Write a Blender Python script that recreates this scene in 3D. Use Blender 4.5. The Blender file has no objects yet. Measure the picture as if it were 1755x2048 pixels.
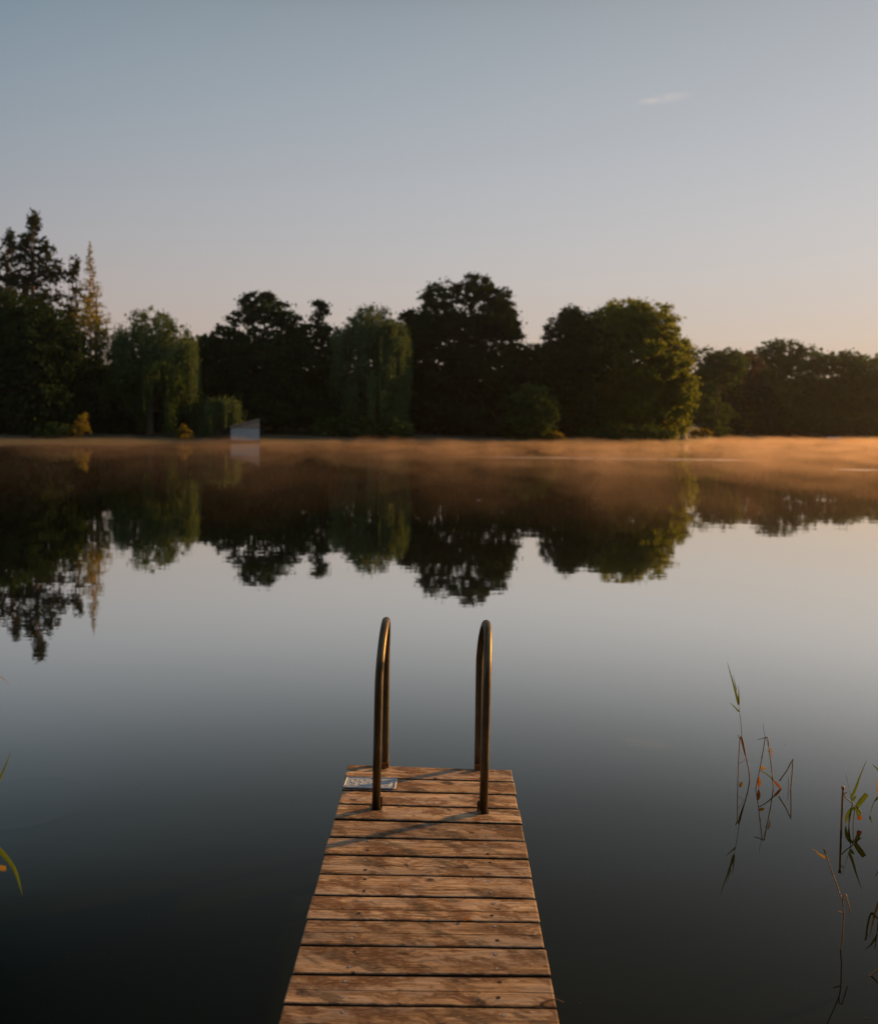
import bpy, math, random
import numpy as np
from mathutils import Vector, Matrix

random.seed(7)
rng = np.random.default_rng(11)
sc = bpy.context.scene
col = sc.collection

# ------------------------------------------------------------------ camera
F = 1800.0; PPX, PPY = 877.5, 950.0; CAMZ = 2.1
PITCH = math.atan((950 - 848) / F); ROLL = 0.012
cam = bpy.data.cameras.new('camera'); camo = bpy.data.objects.new('camera', cam); col.objects.link(camo)
cam.sensor_fit = 'VERTICAL'; cam.sensor_height = 36.0; cam.sensor_width = 36.0
cam.lens = F / 2048 * 36.0
cam.shift_y = -(1024 - 950) / 2048
cam.clip_start = 0.05; cam.clip_end = 6000
RM = Matrix.Rotation(math.pi / 2 - PITCH, 4, 'X') @ Matrix.Rotation(ROLL, 4, 'Z')
camo.matrix_world = Matrix.Translation((0, 0, CAMZ)) @ RM
cam.dof.use_dof = True; cam.dof.focus_distance = 4.1; cam.dof.aperture_fstop = 2.4
sc.camera = camo
R3 = RM.to_3x3()

def ray(x, y):
    return R3 @ Vector(((x - PPX) / F, -(y - PPY) / F, -1.0))
def atY(x, y, Y):
    d = ray(x, y); t = Y / d.y; return Vector((0, 0, CAMZ)) + d * t
def atZ(x, y, z=0.0):
    d = ray(x, y); t = (z - CAMZ) / d.z; return Vector((0, 0, CAMZ)) + d * t

# ------------------------------------------------------------------ world, sun, exposure
EXPO = 0.45
SUN_AZ = Vector((0.89, 0.45, 0)).normalized(); SUN_EL = math.radians(15)
sc.view_settings.view_transform = 'Standard'; sc.view_settings.look = 'None'
sc.view_settings.exposure = EXPO; sc.view_settings.gamma = 1.0
sc.cycles.max_bounces = 7; sc.cycles.diffuse_bounces = 2; sc.cycles.glossy_bounces = 3
sc.cycles.transmission_bounces = 2; sc.cycles.volume_bounces = 0; sc.cycles.transparent_max_bounces = 8
sc.cycles.caustics_reflective = False; sc.cycles.caustics_refractive = False
sc.cycles.use_denoising = True
sc.cycles.sample_clamp_indirect = 4.0

def lin(r, g, b, k=1.0):
    f = lambda c: (c / 255 / 12.92) if c / 255 <= 0.04045 else ((c / 255 + 0.055) / 1.055) ** 2.4
    return (f(r) * k, f(g) * k, f(b) * k, 1.0)

w = bpy.data.worlds.new('World'); sc.world = w; w.use_nodes = True
nt = w.node_tree; N = nt.nodes; L = nt.links
for n in list(N): N.remove(n)
def nd(tree, typ, **kw):
    n = tree.nodes.new(typ)
    for k, v in kw.items(): setattr(n, k, v)
    return n
def mth(tree, op, a=None, b=None, c=None, clamp=False):
    n = tree.nodes.new('ShaderNodeMath'); n.operation = op; n.use_clamp = clamp
    for i, v in enumerate((a, b, c)):
        if v is None: continue
        if hasattr(v, 'is_linked') or hasattr(v, 'links'): tree.links.new(v, n.inputs[i])
        else: n.inputs[i].default_value = v
    return n.outputs[0]
def ramp(tree, fac, stops, interp='LINEAR'):
    n = tree.nodes.new('ShaderNodeValToRGB'); r = n.color_ramp; r.interpolation = interp
    while len(r.elements) > 1: r.elements.remove(r.elements[-1])
    r.elements[0].position = stops[0][0]; r.elements[0].color = stops[0][1]
    for p, c in stops[1:]:
        e = r.elements.new(p); e.color = c
    if fac is not None: tree.links.new(fac, n.inputs[0])
    return n.outputs[0]
def mixc(tree, fac, a, b, mode='MIX'):
    n = tree.nodes.new('ShaderNodeMix'); n.data_type = 'RGBA'; n.blend_type = mode
    for s, v in ((n.inputs[0], fac), (n.inputs[6], a), (n.inputs[7], b)):
        if hasattr(v, 'links'): tree.links.new(v, s)
        else: s.default_value = v
    return n.outputs[2]

tc = nd(nt, 'ShaderNodeTexCoord'); sep = nd(nt, 'ShaderNodeSeparateXYZ'); L.new(tc.outputs['Generated'], sep.inputs[0])
z = mth(nt, 'MAXIMUM', sep.outputs[2], 0.0)
K = 1 / (2 ** EXPO)
cold = ramp(nt, z, [(0.0, lin(184, 150, 132, K)), (0.05, lin(188, 162, 148, K)), (0.10, lin(184, 168, 162, K)), (0.187, lin(168, 168, 172, K)),
                    (0.286, lin(149, 159, 169, K)), (0.40, lin(121, 144, 158, K)), (0.45, lin(66, 84, 88, K)), (0.52, lin(30, 37, 34, K)), (0.7, lin(20, 24, 22, K)), (1.0, lin(60, 72, 86, K))], 'B_SPLINE')
warm = ramp(nt, z, [(0.0, lin(216, 178, 146, K)), (0.05, lin(215, 188, 163, K)), (0.114, lin(212, 198, 187, K)), (0.187, lin(207, 203, 201, K)),
                    (0.286, lin(193, 195, 199, K)), (0.416, lin(170, 176, 182, K)), (0.55, lin(132, 132, 130, K)), (0.7, lin(96, 96, 94, K)), (1.0, lin(66, 76, 90, K))], 'B_SPLINE')
h2 = mth(nt, 'SQRT', mth(nt, 'ADD', mth(nt, 'MULTIPLY', sep.outputs[0], sep.outputs[0]), mth(nt, 'MULTIPLY', sep.outputs[1], sep.outputs[1])))
dot = mth(nt, 'DIVIDE', mth(nt, 'ADD', mth(nt, 'MULTIPLY', sep.outputs[0], SUN_AZ.x), mth(nt, 'MULTIPLY', sep.outputs[1], SUN_AZ.y)), mth(nt, 'MAXIMUM', h2, 0.01))
t = mth(nt, 'POWER', mth(nt, 'MAXIMUM', mth(nt, 'MULTIPLY', dot, 1.15), 0.0), 0.75, clamp=True)
grad = mixc(nt, t, cold, warm)
# sky behind the viewer and overhead brightened, added as fill for deck and trees
bk = mth(nt, 'MULTIPLY', mth(nt, 'ADD', mth(nt, 'MULTIPLY', sep.outputs[1], -1.0), 0.10), 2.2, clamp=True)
ov = mth(nt, 'MULTIPLY', mth(nt, 'SUBTRACT', sep.outputs[2], 0.80, clamp=True), 6.0, clamp=True)
grad = mixc(nt, mth(nt, 'MAXIMUM', bk, mth(nt, 'MULTIPLY', ov, 0.8)), grad, lin(158, 168, 178, K))
# thin wisps of cloud: directions on the sky sphere
cl = None
for (px, py, sx, sy, a) in ((1298, 202, 0.0085, 0.0022, 1.0), (1335, 197, 0.013, 0.0028, 0.55), (1352, 190, 0.012, 0.0022, 0.5), (1560, 672, 0.07, 0.004, 0.35)):
    d = ray(px, py).normalized()
    az = math.atan2(d.x, d.y); 
    ang = mth(nt, 'ARCTAN2', sep.outputs[0], sep.outputs[1])
    dx = mth(nt, 'DIVIDE', mth(nt, 'SUBTRACT', ang, az), sx)
    dz = mth(nt, 'DIVIDE', mth(nt, 'SUBTRACT', sep.outputs[2], d.z), sy)
    g = mth(nt, 'MULTIPLY', mth(nt, 'EXPONENT', mth(nt, 'MULTIPLY', mth(nt, 'ADD', mth(nt, 'MULTIPLY', dx, dx), mth(nt, 'MULTIPLY', dz, dz)), -1.0)), a)
    cl = g if cl is None else mth(nt, 'ADD', cl, g)
nz = nd(nt, 'ShaderNodeTexNoise'); nz.inputs['Scale'].default_value = 130; nz.inputs['Detail'].default_value = 3; L.new(tc.outputs['Generated'], nz.inputs['Vector'])
clf = mth(nt, 'MULTIPLY', mth(nt, 'MULTIPLY', cl, nz.outputs[0]), 0.8, clamp=True)
grad = mixc(nt, clf, grad, lin(226, 208, 196, K))
sky = nd(nt, 'ShaderNodeTexSky', sky_type='NISHITA', sun_disc=False)
sky.sun_elevation = SUN_EL; sky.sun_rotation = math.atan2(SUN_AZ.x, SUN_AZ.y)
bg1 = nd(nt, 'ShaderNodeBackground'); L.new(sky.outputs[0], bg1.inputs[0]); bg1.inputs[1].default_value = 0.06
bg2 = nd(nt, 'ShaderNodeBackground'); L.new(grad, bg2.inputs[0]); bg2.inputs[1].default_value = 1.0
mx = nd(nt, 'ShaderNodeMixShader'); mx.inputs[0].default_value = 0.90
L.new(bg1.outputs[0], mx.inputs[1]); L.new(bg2.outputs[0], mx.inputs[2])
wo = nd(nt, 'ShaderNodeOutputWorld'); L.new(mx.outputs[0], wo.inputs[0])

sl = bpy.data.lights.new('sun', 'SUN'); so = bpy.data.objects.new('sun', sl); col.objects.link(so)
sl.energy = 5.0; sl.angle = math.radians(1.2); sl.color = (1.0, 0.49, 0.13)
sdir = Vector((SUN_AZ.x * math.cos(SUN_EL), SUN_AZ.y * math.cos(SUN_EL), math.sin(SUN_EL)))
so.rotation_euler = sdir.to_track_quat('Z', 'Y').to_euler(); so.location = (20, 10, 20)

# ------------------------------------------------------------------ helpers
ORG = {}
def root(name, loc, label=None, cat=None, group=None, kind=None):
    o = bpy.data.objects.new(name, None); col.objects.link(o); o.location = loc; o.empty_display_size = 0.2
    ORG[o.name] = Vector(loc); tag(o, label, cat, group, kind); return o
def tag(o, label=None, cat=None, group=None, kind=None):
    if label: o['label'] = label
    if cat: o['category'] = cat
    if group: o['group'] = group
    if kind: o['kind'] = kind
def mesh(name, verts, faces, m, parent=None, smooth=False, loc=None):
    """verts in world space; origin = loc or the parent's origin"""
    v = np.asarray([tuple(p) for p in verts] if not isinstance(verts, np.ndarray) else verts, dtype=np.float32).copy()
    org = Vector(loc) if loc is not None else (ORG[parent.name] if parent else Vector((0, 0, 0)))
    v -= np.array(org, dtype=np.float32)
    me = bpy.data.meshes.new(name)
    if isinstance(faces, np.ndarray):
        n = faces.shape[0]; k = faces.shape[1]
        me.vertices.add(len(v)); me.vertices.foreach_set('co', v.ravel())
        me.loops.add(n * k); me.loops.foreach_set('vertex_index', faces.astype(np.int32).ravel())
        me.polygons.add(n); me.polygons.foreach_set('loop_start', np.arange(0, n * k, k, dtype=np.int32))
        me.polygons.foreach_set('loop_total', np.full(n, k, dtype=np.int32))
        me.update(calc_edges=True)
    else:
        me.from_pydata([tuple(p) for p in v.tolist()], [], faces)
    if smooth:
        me.polygons.foreach_set('use_smooth', np.ones(len(me.polygons), dtype=bool))
    me.materials.append(m)
    o = bpy.data.objects.new(name, me); col.objects.link(o)
    if parent: o.parent = parent; o.location = org - ORG[parent.name]
    else: o.location = org
    ORG[o.name] = org
    return o
class MB:
    def __init__(s): s.v = []; s.f = []
    def add(s, v, f):
        n = len(s.v); s.v += [Vector(p) for p in v]; s.f += [tuple(i + n for i in q) for q in f]
    def box(s, a, b, jit=0):
        x0, y0, z0 = a; x1, y1, z1 = b
        s.add([(x0,y0,z0),(x1,y0,z0),(x1,y1,z0),(x0,y1,z0),(x0,y0,z1),(x1,y0,z1),(x1,y1,z1),(x0,y1,z1)],
              [(3,2,1,0),(4,5,6,7),(0,1,5,4),(1,2,6,5),(2,3,7,6),(3,0,4,7)])
    def tube(s, pts, rad, seg=8, cap=True):
        pts = [Vector(p) for p in pts]; n = len(pts)
        if not hasattr(rad, '__len__'): rad = [rad] * n
        ref = None; rings = []
        for i in range(n):
            d = (pts[min(i + 1, n - 1)] - pts[max(i - 1, 0)]).normalized()
            if ref is None:
                ref = d.orthogonal().normalized()
            else:
                ref = (ref - d * ref.dot(d)).normalized()
            b = d.cross(ref)
            rings.append([pts[i] + (ref * math.cos(a) + b * math.sin(a)) * rad[i] for a in [2 * math.pi * k / seg for k in range(seg)]])
        v = [p for r in rings for p in r]; f = []
        for i in range(n - 1):
            for k in range(seg):
                k2 = (k + 1) % seg
                f.append((i*seg+k, i*seg+k2, (i+1)*seg+k2, (i+1)*seg+k))
        if cap: f.append(tuple(range(seg - 1, -1, -1))); f.append(tuple((n-1)*seg + k for k in range(seg)))
        s.add(v, f)
    def blade(s, pts, wid, fold=0.25, up=None):
        """leaf blade: midrib polyline + half-widths, slight V fold"""
        pts = [Vector(p) for p in pts]; n = len(pts); v = []; f = []
        for i in range(n):
            d = (pts[min(i+1,n-1)] - pts[max(i-1,0)]).normalized()
            side = d.cross(up if up is not None else Vector((0.15, 1, 0.1))).normalized()
            nn = d.cross(side).normalized(); wv = wid[i]
            v += [pts[i] - side * wv + nn * wv * fold, pts[i], pts[i] + side * wv + nn * wv * fold]
        for i in range(n - 1):
            a = i * 3; f += [(a, a+1, a+4, a+3), (a+1, a+2, a+5, a+4)]
        s.add(v, f)
    def build(s, name, m, parent=None, smooth=False, loc=None): return mesh(name, s.v, s.f, m, parent, smooth, loc)

def mat(name):
    m = bpy.data.materials.new(name); m.use_nodes = True; t = m.node_tree
    for n in list(t.nodes): t.nodes.remove(n)
    o = t.nodes.new('ShaderNodeOutputMaterial'); return m, t, o
def noise(t, vec, scale, detail=3, rough=0.5, dist=0.0, dim='3D', W=None):
    n = t.nodes.new('ShaderNodeTexNoise'); n.noise_dimensions = dim
    n.inputs['Scale'].default_value = scale; n.inputs['Detail'].default_value = detail
    n.inputs['Roughness'].default_value = rough; n.inputs['Distortion'].default_value = dist
    if vec is not None: t.links.new(vec, n.inputs['Vector'])
    if W is not None: t.links.new(W, n.inputs['W'])
    return n.outputs[0]
def mapping(t, vec, scale=(1,1,1), loc=(0,0,0), rot=(0,0,0)):
    n = t.nodes.new('ShaderNodeMapping'); t.links.new(vec, n.inputs[0])
    n.inputs['Scale'].default_value = scale; n.inputs['Location'].default_value = loc; n.inputs['Rotation'].default_value = rot
    return n.outputs[0]
def principled(name, base, rough=0.6, metal=0.0, vary=0.25, scale=6.0, bump=0.0, spec=0.5):
    m, t, o = mat(name); tcn = nd(t, 'ShaderNodeTexCoord').outputs['Object']
    n1 = noise(t, tcn, scale, 5, 0.6)
    c = ramp(t, n1, [(0.25, tuple(x * (1 - vary) for x in base[:3]) + (1,)), (0.75, tuple(min(1, x * (1 + vary)) for x in base[:3]) + (1,))])
    p = nd(t, 'ShaderNodeBsdfPrincipled'); t.links.new(c, p.inputs['Base Color'])
    p.inputs['Roughness'].default_value = rough; p.inputs['Metallic'].default_value = metal; p.inputs['Specular IOR Level'].default_value = spec
    if bump:
        b = nd(t, 'ShaderNodeBump'); b.inputs['Strength'].default_value = bump; b.inputs['Distance'].default_value = 0.01
        t.links.new(noise(t, tcn, scale * 6, 4), b.inputs['Height']); t.links.new(b.outputs[0], p.inputs['Normal'])
    t.links.new(p.outputs[0], o.inputs[0]); return m
def leafmat(name, a, b, trans=0.3, scale=0.35, glow=1.8):
    m, t, o = mat(name); tcn = nd(t, 'ShaderNodeTexCoord').outputs['Object']
    n1 = noise(t, tcn, scale, 4, 0.65)
    c = ramp(t, n1, [(0.3, a + (1,)), (0.7, b + (1,))])
    d = nd(t, 'ShaderNodeBsdfDiffuse'); tr = nd(t, 'ShaderNodeBsdfTranslucent')
    t.links.new(c, d.inputs[0]); t.links.new(mixc(t, 1.0, c, (glow * 1.25, glow, glow * 0.6, 1), 'MULTIPLY'), tr.inputs[0])
    mxx = nd(t, 'ShaderNodeMixShader'); mxx.inputs[0].default_value = trans
    t.links.new(d.outputs[0], mxx.inputs[1]); t.links.new(tr.outputs[0], mxx.inputs[2]); t.links.new(mxx.outputs[0], o.inputs[0])
    return m

M = {}
M['leaf_dark'] = leafmat('dark_foliage', (0.016, 0.032, 0.012), (0.032, 0.058, 0.020), 0.25, glow=1.2)
M['leaf_mid'] = leafmat('green_foliage', (0.030, 0.058, 0.020), (0.060, 0.105, 0.030))
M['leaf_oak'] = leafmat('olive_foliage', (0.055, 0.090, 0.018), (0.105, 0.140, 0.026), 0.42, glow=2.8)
M['leaf_willow'] = leafmat('willow_foliage', (0.050, 0.092, 0.040), (0.095, 0.150, 0.065), 0.35, glow=1.5)
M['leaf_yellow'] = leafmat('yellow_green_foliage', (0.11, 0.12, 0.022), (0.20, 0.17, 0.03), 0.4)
M['leaf_conifer'] = leafmat('conifer_needles', (0.020, 0.030, 0.014), (0.050, 0.052, 0.020), 0.1)
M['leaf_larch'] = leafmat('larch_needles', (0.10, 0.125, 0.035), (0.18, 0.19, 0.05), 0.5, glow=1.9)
M['leaf_copper'] = leafmat('copper_foliage', (0.040, 0.036, 0.022), (0.070, 0.055, 0.032), 0.3)
M['bark'] = principled('bark', (0.09, 0.065, 0.045), 0.9, vary=0.4, scale=2.0)
M['bark_pale'] = principled('pale_bark', (0.78, 0.66, 0.52), 0.8, vary=0.3, scale=2.5)
M['bark_larch'] = principled('reddish_bark', (0.30, 0.13, 0.05), 0.9, vary=0.3)
M['bank'] = principled('bank_soil', (0.05, 0.05, 0.025), 0.95, vary=0.4, scale=0.4)

# ------------------------------------------------------------------ water
SHORE = [(-900, 884), (-400, 884), (0, 884), (250, 884), (500, 884), (800, 884), (1000, 884.5), (1200, 885), (1340, 884.5), (1395, 882)]
FARSH = [(1432, 877.2), (1600, 877.6), (1755, 878.6), (2100, 882.5), (2500, 889), (3200, 905)]
shore_pts = [atZ(x, y) for x, y in SHORE] + [atZ(x, y) for x, y in FARSH]

m, t, o = mat('lake_water'); M['water'] = m
tcw = nd(t, 'ShaderNodeTexCoord').outputs['Object']; sx = nd(t, 'ShaderNodeSeparateXYZ'); t.links.new(tcw, sx.inputs[0])
lw = nd(t, 'ShaderNodeLayerWeight'); lw.inputs[0].default_value = 0.5
# cosine of incidence
cosi = mth(t, 'SUBTRACT', 1.0, lw.outputs['Facing'])
g = lambda v: (v, v, v, 1)
refl = ramp(t, cosi, [(0.0, g(0.98)), (0.05, g(0.93)), (0.12, g(0.86)), (0.20, g(0.84)), (0.255, g(0.66)), (0.32, g(0.33)), (0.39, g(0.135)), (0.5, g(0.06)), (0.65, g(0.03)), (1.0, g(0.03))], 'B_SPLINE')
dist = mth(t, 'SQRT', mth(t, 'ADD', mth(t, 'MULTIPLY', sx.outputs[0], sx.outputs[0]), mth(t, 'MULTIPLY', sx.outputs[1], sx.outputs[1])))
n_small = noise(t, mapping(t, tcw, (1.0, 2.2, 1.0)), 0.9, 3, 0.5)
n_big = noise(t, mapping(t, tcw, (1.0, 1.6, 1.0)), 0.16, 2, 0.5)
# expanding ring in the still water on the left
rc = atZ(45, 1603); rr = (atZ(45, 1655) - rc).length
ddx = mth(t, 'SUBTRACT', sx.outputs[0], rc.x); ddy = mth(t, 'SUBTRACT', sx.outputs[1], rc.y)
rd = mth(t, 'SQRT', mth(t, 'ADD', mth(t, 'MULTIPLY', ddx, ddx), mth(t, 'MULTIPLY', ddy, ddy)))
ringd = mth(t, 'DIVIDE', mth(t, 'SUBTRACT', rd, rr), 0.035)
ring = mth(t, 'EXPONENT', mth(t, 'MULTIPLY', mth(t, 'MULTIPLY', ringd, ringd), -1.0))
# ruffled streak out on the lake
def band(yc, hw, x0, x1, soft):
    b = mth(t, 'DIVIDE', mth(t, 'SUBTRACT', sx.outputs[1], yc), hw)
    b = mth(t, 'EXPONENT', mth(t, 'MULTIPLY', mth(t, 'MULTIPLY', b, b), -1.0))
    a1 = mth(t, 'DIVIDE', mth(t, 'SUBTRACT', sx.outputs[0], x0), soft, clamp=True)
    a2 = mth(t, 'DIVIDE', mth(t, 'SUBTRACT', x1, sx.outputs[0]), soft, clamp=True)
    return mth(t, 'MULTIPLY', b, mth(t, 'MULTIPLY', a1, a2))
pA = atZ(1200, 917); pA0 = atZ(880, 915).x; pA1 = atZ(1500, 917).x
pB = atZ(1730, 940); pB0 = atZ(1670, 940).x
ruf = mth(t, 'MAXIMUM', band(pA.y, 1.6, pA0, pA1, 6.0), band(pB.y, 0.7, pB0, pB0 + 12, 1.5))
rn = noise(t, mapping(t, tcw, (0.5, 1.3, 1.0)), 0.8, 2)
ruf = mth(t, 'MULTIPLY', ruf, mth(t, 'MULTIPLY', mth(t, 'SUBTRACT', rn, 0.35, clamp=True), 3.0, clamp=True))
fine = noise(t, mapping(t, tcw, (2.0, 7.0, 1.0)), 3.0, 2)
hgt = mth(t, 'ADD', mth(t, 'MULTIPLY', n_small, 0.0010), mth(t, 'MULTIPLY', n_big, 0.005))
hgt = mth(t, 'ADD', hgt, mth(t, 'MULTIPLY', ring, 0.00035))
hgt = mth(t, 'ADD', hgt, mth(t, 'MULTIPLY', mth(t, 'MULTIPLY', fine, ruf), 0.05))
bp = nd(t, 'ShaderNodeBump'); bp.inputs['Strength'].default_value = 1.0; bp.inputs['Distance'].default_value = 1.0
t.links.new(hgt, bp.inputs['Height'])
gl = nd(t, 'ShaderNodeBsdfGlossy'); gl.inputs['Roughness'].default_value = 0.020; gl.inputs[0].default_value = (0.99, 0.97, 0.915, 1)
t.links.new(bp.outputs[0], gl.inputs['Normal'])
df = nd(t, 'ShaderNodeBsdfDiffuse'); df.inputs[0].default_value = (0.004, 0.0055, 0.002, 1)
ms = nd(t, 'ShaderNodeMixShader'); t.links.new(refl, ms.inputs[0]); t.links.new(df.outputs[0], ms.inputs[1]); t.links.new(gl.outputs[0], ms.inputs[2])
t.links.new(ms.outputs[0], o.inputs[0])
wv = [(-900, -300, 0), (1200, -300, 0), (1200, 900, 0), (-900, 900, 0)]
water = mesh('water', wv, [(0, 1, 2, 3)], M['water']); tag(water, kind='structure')

# far bank terrain
mb = MB(); n = len(shore_pts); prof = [(-2.0, -0.5), (0.0, -0.02), (0.5, 0.22), (3.0, 0.45), (12, 0.9), (30, 2.5), (60, 4.0), (400, 5.0), (2600, 6.0)]
v = []
for i, p in enumerate(shore_pts):
    d = Vector((p.x, p.y, 0)).normalized()
    for k, (off, zz) in enumerate(prof):
        j = random.uniform(-0.3, 0.3) if k in (1, 2) else 0
        q = p + d * (off + j); v.append((q.x, q.y, zz))
k = len(prof); f = []
for i in range(n - 1):
    for j in range(k - 1): f.append((i*k+j, (i+1)*k+j, (i+1)*k+j+1, i*k+j+1))
mb.add(v, f); fb = mb.build('ground', M['bank'], None, True); tag(fb, kind='structure')
# near bank behind the viewer
mb = MB(); v = []; xs = [-60, -30, -12, -4, -1, 2, 6, 14, 34, 60]
for i, x in enumerate(xs):
    y0 = -1.2 - 0.006 * x * x * 0.5 + random.uniform(-.2, .2)
    for (off, zz) in ((1.2, -0.6), (0.0, -0.02), (-0.6, 0.3), (-5, 0.7), (-60, 1.6)): v.append((x, y0 + off, zz))
f = []
for i in range(len(xs) - 1):
    for j in range(4): f.append((i*5+j, i*5+j+1, (i+1)*5+j+1, (i+1)*5+j))
mb.add(v, f); nb = mb.build('bank', M['bank'], None, True); tag(nb, kind='structure')

# ------------------------------------------------------------------ foliage
def diamonds(c, size, aspect=0.55, up_bias=0.0, u=None):
    n = len(c); c = np.asarray(c, dtype=np.float64)
    if u is None:
        u = rng.normal(size=(n, 3)); u[:, 2] -= up_bias
    u = u / np.linalg.norm(u, axis=1, keepdims=True)
    r = rng.normal(size=(n, 3)); v = np.cross(u, r); v /= np.linalg.norm(v, axis=1, keepdims=True)
    s = size * rng.uniform(0.6, 1.35, size=(n, 1))
    P = np.empty((n, 4, 3)); P[:, 0] = c + u * s; P[:, 1] = c + v * s * aspect; P[:, 2] = c - u * s; P[:, 3] = c - v * s * aspect
    return P.reshape(-1, 3)
def quads(n): return np.arange(n * 4, dtype=np.int32).reshape(-1, 4)

def blob_world(b, Y):
    c = atY(b[0], b[1], Y); k = Y / F; return c, b[2] * k, b[3] * k

DM = 4.6
def clump_points(blobs, Y, dens, cr, per, flat=0.8, shell=0.45, depth=1.0):
    """clump centres in every ellipsoid, then leaf positions round each clump"""
    cen = []; 
    for b in blobs:
        c, rx, rz = blob_world(b, Y); ry = (rx + rz) * 0.5 * depth
        d = b[4] if len(b) > 4 else 1.0
        n = max(3, int(DM * dens * d * (rx * rz + rx * ry + ry * rz)))
        u = rng.normal(size=(n, 3)); u /= np.linalg.norm(u, axis=1, keepdims=True)
        rad = rng.uniform(0, 1, size=(n, 1)) ** shell
        cen.append(np.array(c) + u * rad * np.array([rx, ry, rz]))
    cen = np.concatenate(cen)
    cr = cr * 0.78
    r = cr * rng.uniform(0.6, 1.4, size=(len(cen), 1))
    k = max(14, int(per * 0.85))
    u = rng.normal(size=(len(cen), k, 3)); u /= np.linalg.norm(u, axis=2, keepdims=True)
    rad = np.abs(rng.normal(size=(len(cen), k, 1))) * 0.62
    pts = cen[:, None, :] + u * rad * r[:, None, :] * np.array([1, 1, flat])
    return cen, pts.reshape(-1, 3)

def trunk_part(rt, base, top, r0, cen, nl, m, lean=0):
    mb = MB(); base = Vector(base); top = Vector(top)
    pts = []; rad = []
    for i in range(7):
        q = i / 6; p = base.lerp(top, q) + Vector((math.sin(q * 5 + lean) * 0.25, math.cos(q * 4 + lean) * 0.2, 0)) * q
        pts.append(p); rad.append(r0 * (1.25 if i == 0 else 1) * (1 - 0.8 * q))
    mb.tube(pts, rad, 8)
    if nl and len(cen):
        idx = rng.choice(len(cen), size=min(nl, len(cen)), replace=False)
        for j in idx:
            e = Vector(cen[j].tolist()); q = random.uniform(0.3, 0.85); a = base.lerp(top, q)
            if e.z < a.z - 0.5: a = base.lerp(top, max(0.15, q - 0.3))
            mid = a.lerp(e, 0.5) + Vector((0, 0, random.uniform(0.0, 0.8)))
            mb.tube([a, mid, e], [r0 * 0.35 * (1 - q * 0.6), r0 * 0.2 * (1 - q * 0.5), 0.03], 5, False)
    return mb.build('trunk', m, rt, True)

def keep_water(p, zmin=0.12):
    return p[p[:, 2] > zmin]
def base_of(px, Y):
    p = atY(px, 884, Y); return Vector((p.x, Y, 0.35))

def broadleaf(name, label, cat, px, Y, blobs, leaf='leaf_dark', dens=1.1, cr=0.9, per=45, size=0.2, flat=0.75, shell=0.4, r0=0.35, group=None, nl=14, top=None, depth=1.0, barkm='bark'):
    rt = root(name, base_of(px, Y), label, cat, group)
    cen, pts = clump_points(blobs, Y, dens, cr, per, flat, shell, depth)
    pts = keep_water(pts)
    mesh('crown', diamonds(pts, size * 1.0), quads(len(pts)), M[leaf], rt)
    tz = max(blob_world(b, Y)[0].z + blob_world(b, Y)[2] * 0.4 for b in blobs) if top is None else top
    tx = blob_world(blobs[0], Y)[0].x
    trunk_part(rt, ORG[rt.name], (tx, Y, tz), r0, cen, nl, M[barkm], px)
    return rt

def willow(name, label, px, Y, blobs, lo, n_strand=900, leaf='leaf_willow', cat='tree', r0=0.4, slen=(2.0, 6.0), dens=0.8, top_leaf=True, spill=1.0):
    rt = root(name, base_of(px, Y), label, cat)
    cen, pts = clump_points(blobs, Y, dens, 0.8, 40, 0.9, 0.4)
    P = [pts] if top_leaf else []
    starts = []
    for b in blobs:
        c, rx, rz = blob_world(b, Y); n = int(n_strand * (rx * rz) / sum(blob_world(q, Y)[1] * blob_world(q, Y)[2] for q in blobs))
        u = rng.normal(size=(n, 3)); u[:, 2] = np.abs(u[:, 2]) - 0.6; u /= np.linalg.norm(u, axis=1, keepdims=True)
        starts.append(np.array(c) + u * np.array([rx * spill, (rx + rz) / 2, rz]) * rng.uniform(0.75, 1.02, size=(n, 1)))
    st = np.concatenate(starts)
    # tresses: strands gather in hanging bundles
    nb = max(8, len(st) // 20); hub = st[rng.choice(len(st), nb)]
    ln = slen[0] + (slen[1] - slen[0]) * rng.uniform(0, 1, size=nb) ** 1.6
    W = []; U = []
    for i in range(len(st)):
        j = rng.integers(nb); s0 = hub[j] + rng.normal(size=3) * np.array([0.32, 0.32, 0.3]); l = ln[j] * rng.uniform(0.5, 1.1)
        l = min(l, max(0.5, s0[2] - lo)); k = max(4, int(l / 0.16)); tt = np.linspace(0, 1, k)
        sway = rng.normal(size=2) * 0.15
        q = np.stack([s0[0] + sway[0] * tt + rng.normal(size=k) * 0.04, s0[1] + sway[1] * tt + rng.normal(size=k) * 0.04, s0[2] - l * tt], 1)
        W.append(q)
    W = np.concatenate(W); W = keep_water(W)
    u = rng.normal(size=(len(W), 3)) * 0.45; u[:, 2] -= 1.0
    V = [diamonds(W, 0.15, 0.35, u=u)]
    if top_leaf: V.append(diamonds(keep_water(pts), 0.18, 0.45))
    V = np.concatenate(V)
    mesh('crown', V, quads(len(V) // 4), M[leaf], rt)
    trunk_part(rt, ORG[rt.name], (blob_world(blobs[0], Y)[0].x, Y, blob_world(blobs[0], Y)[0].z), r0, cen, 12, M['bark'], px)
    return rt

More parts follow.
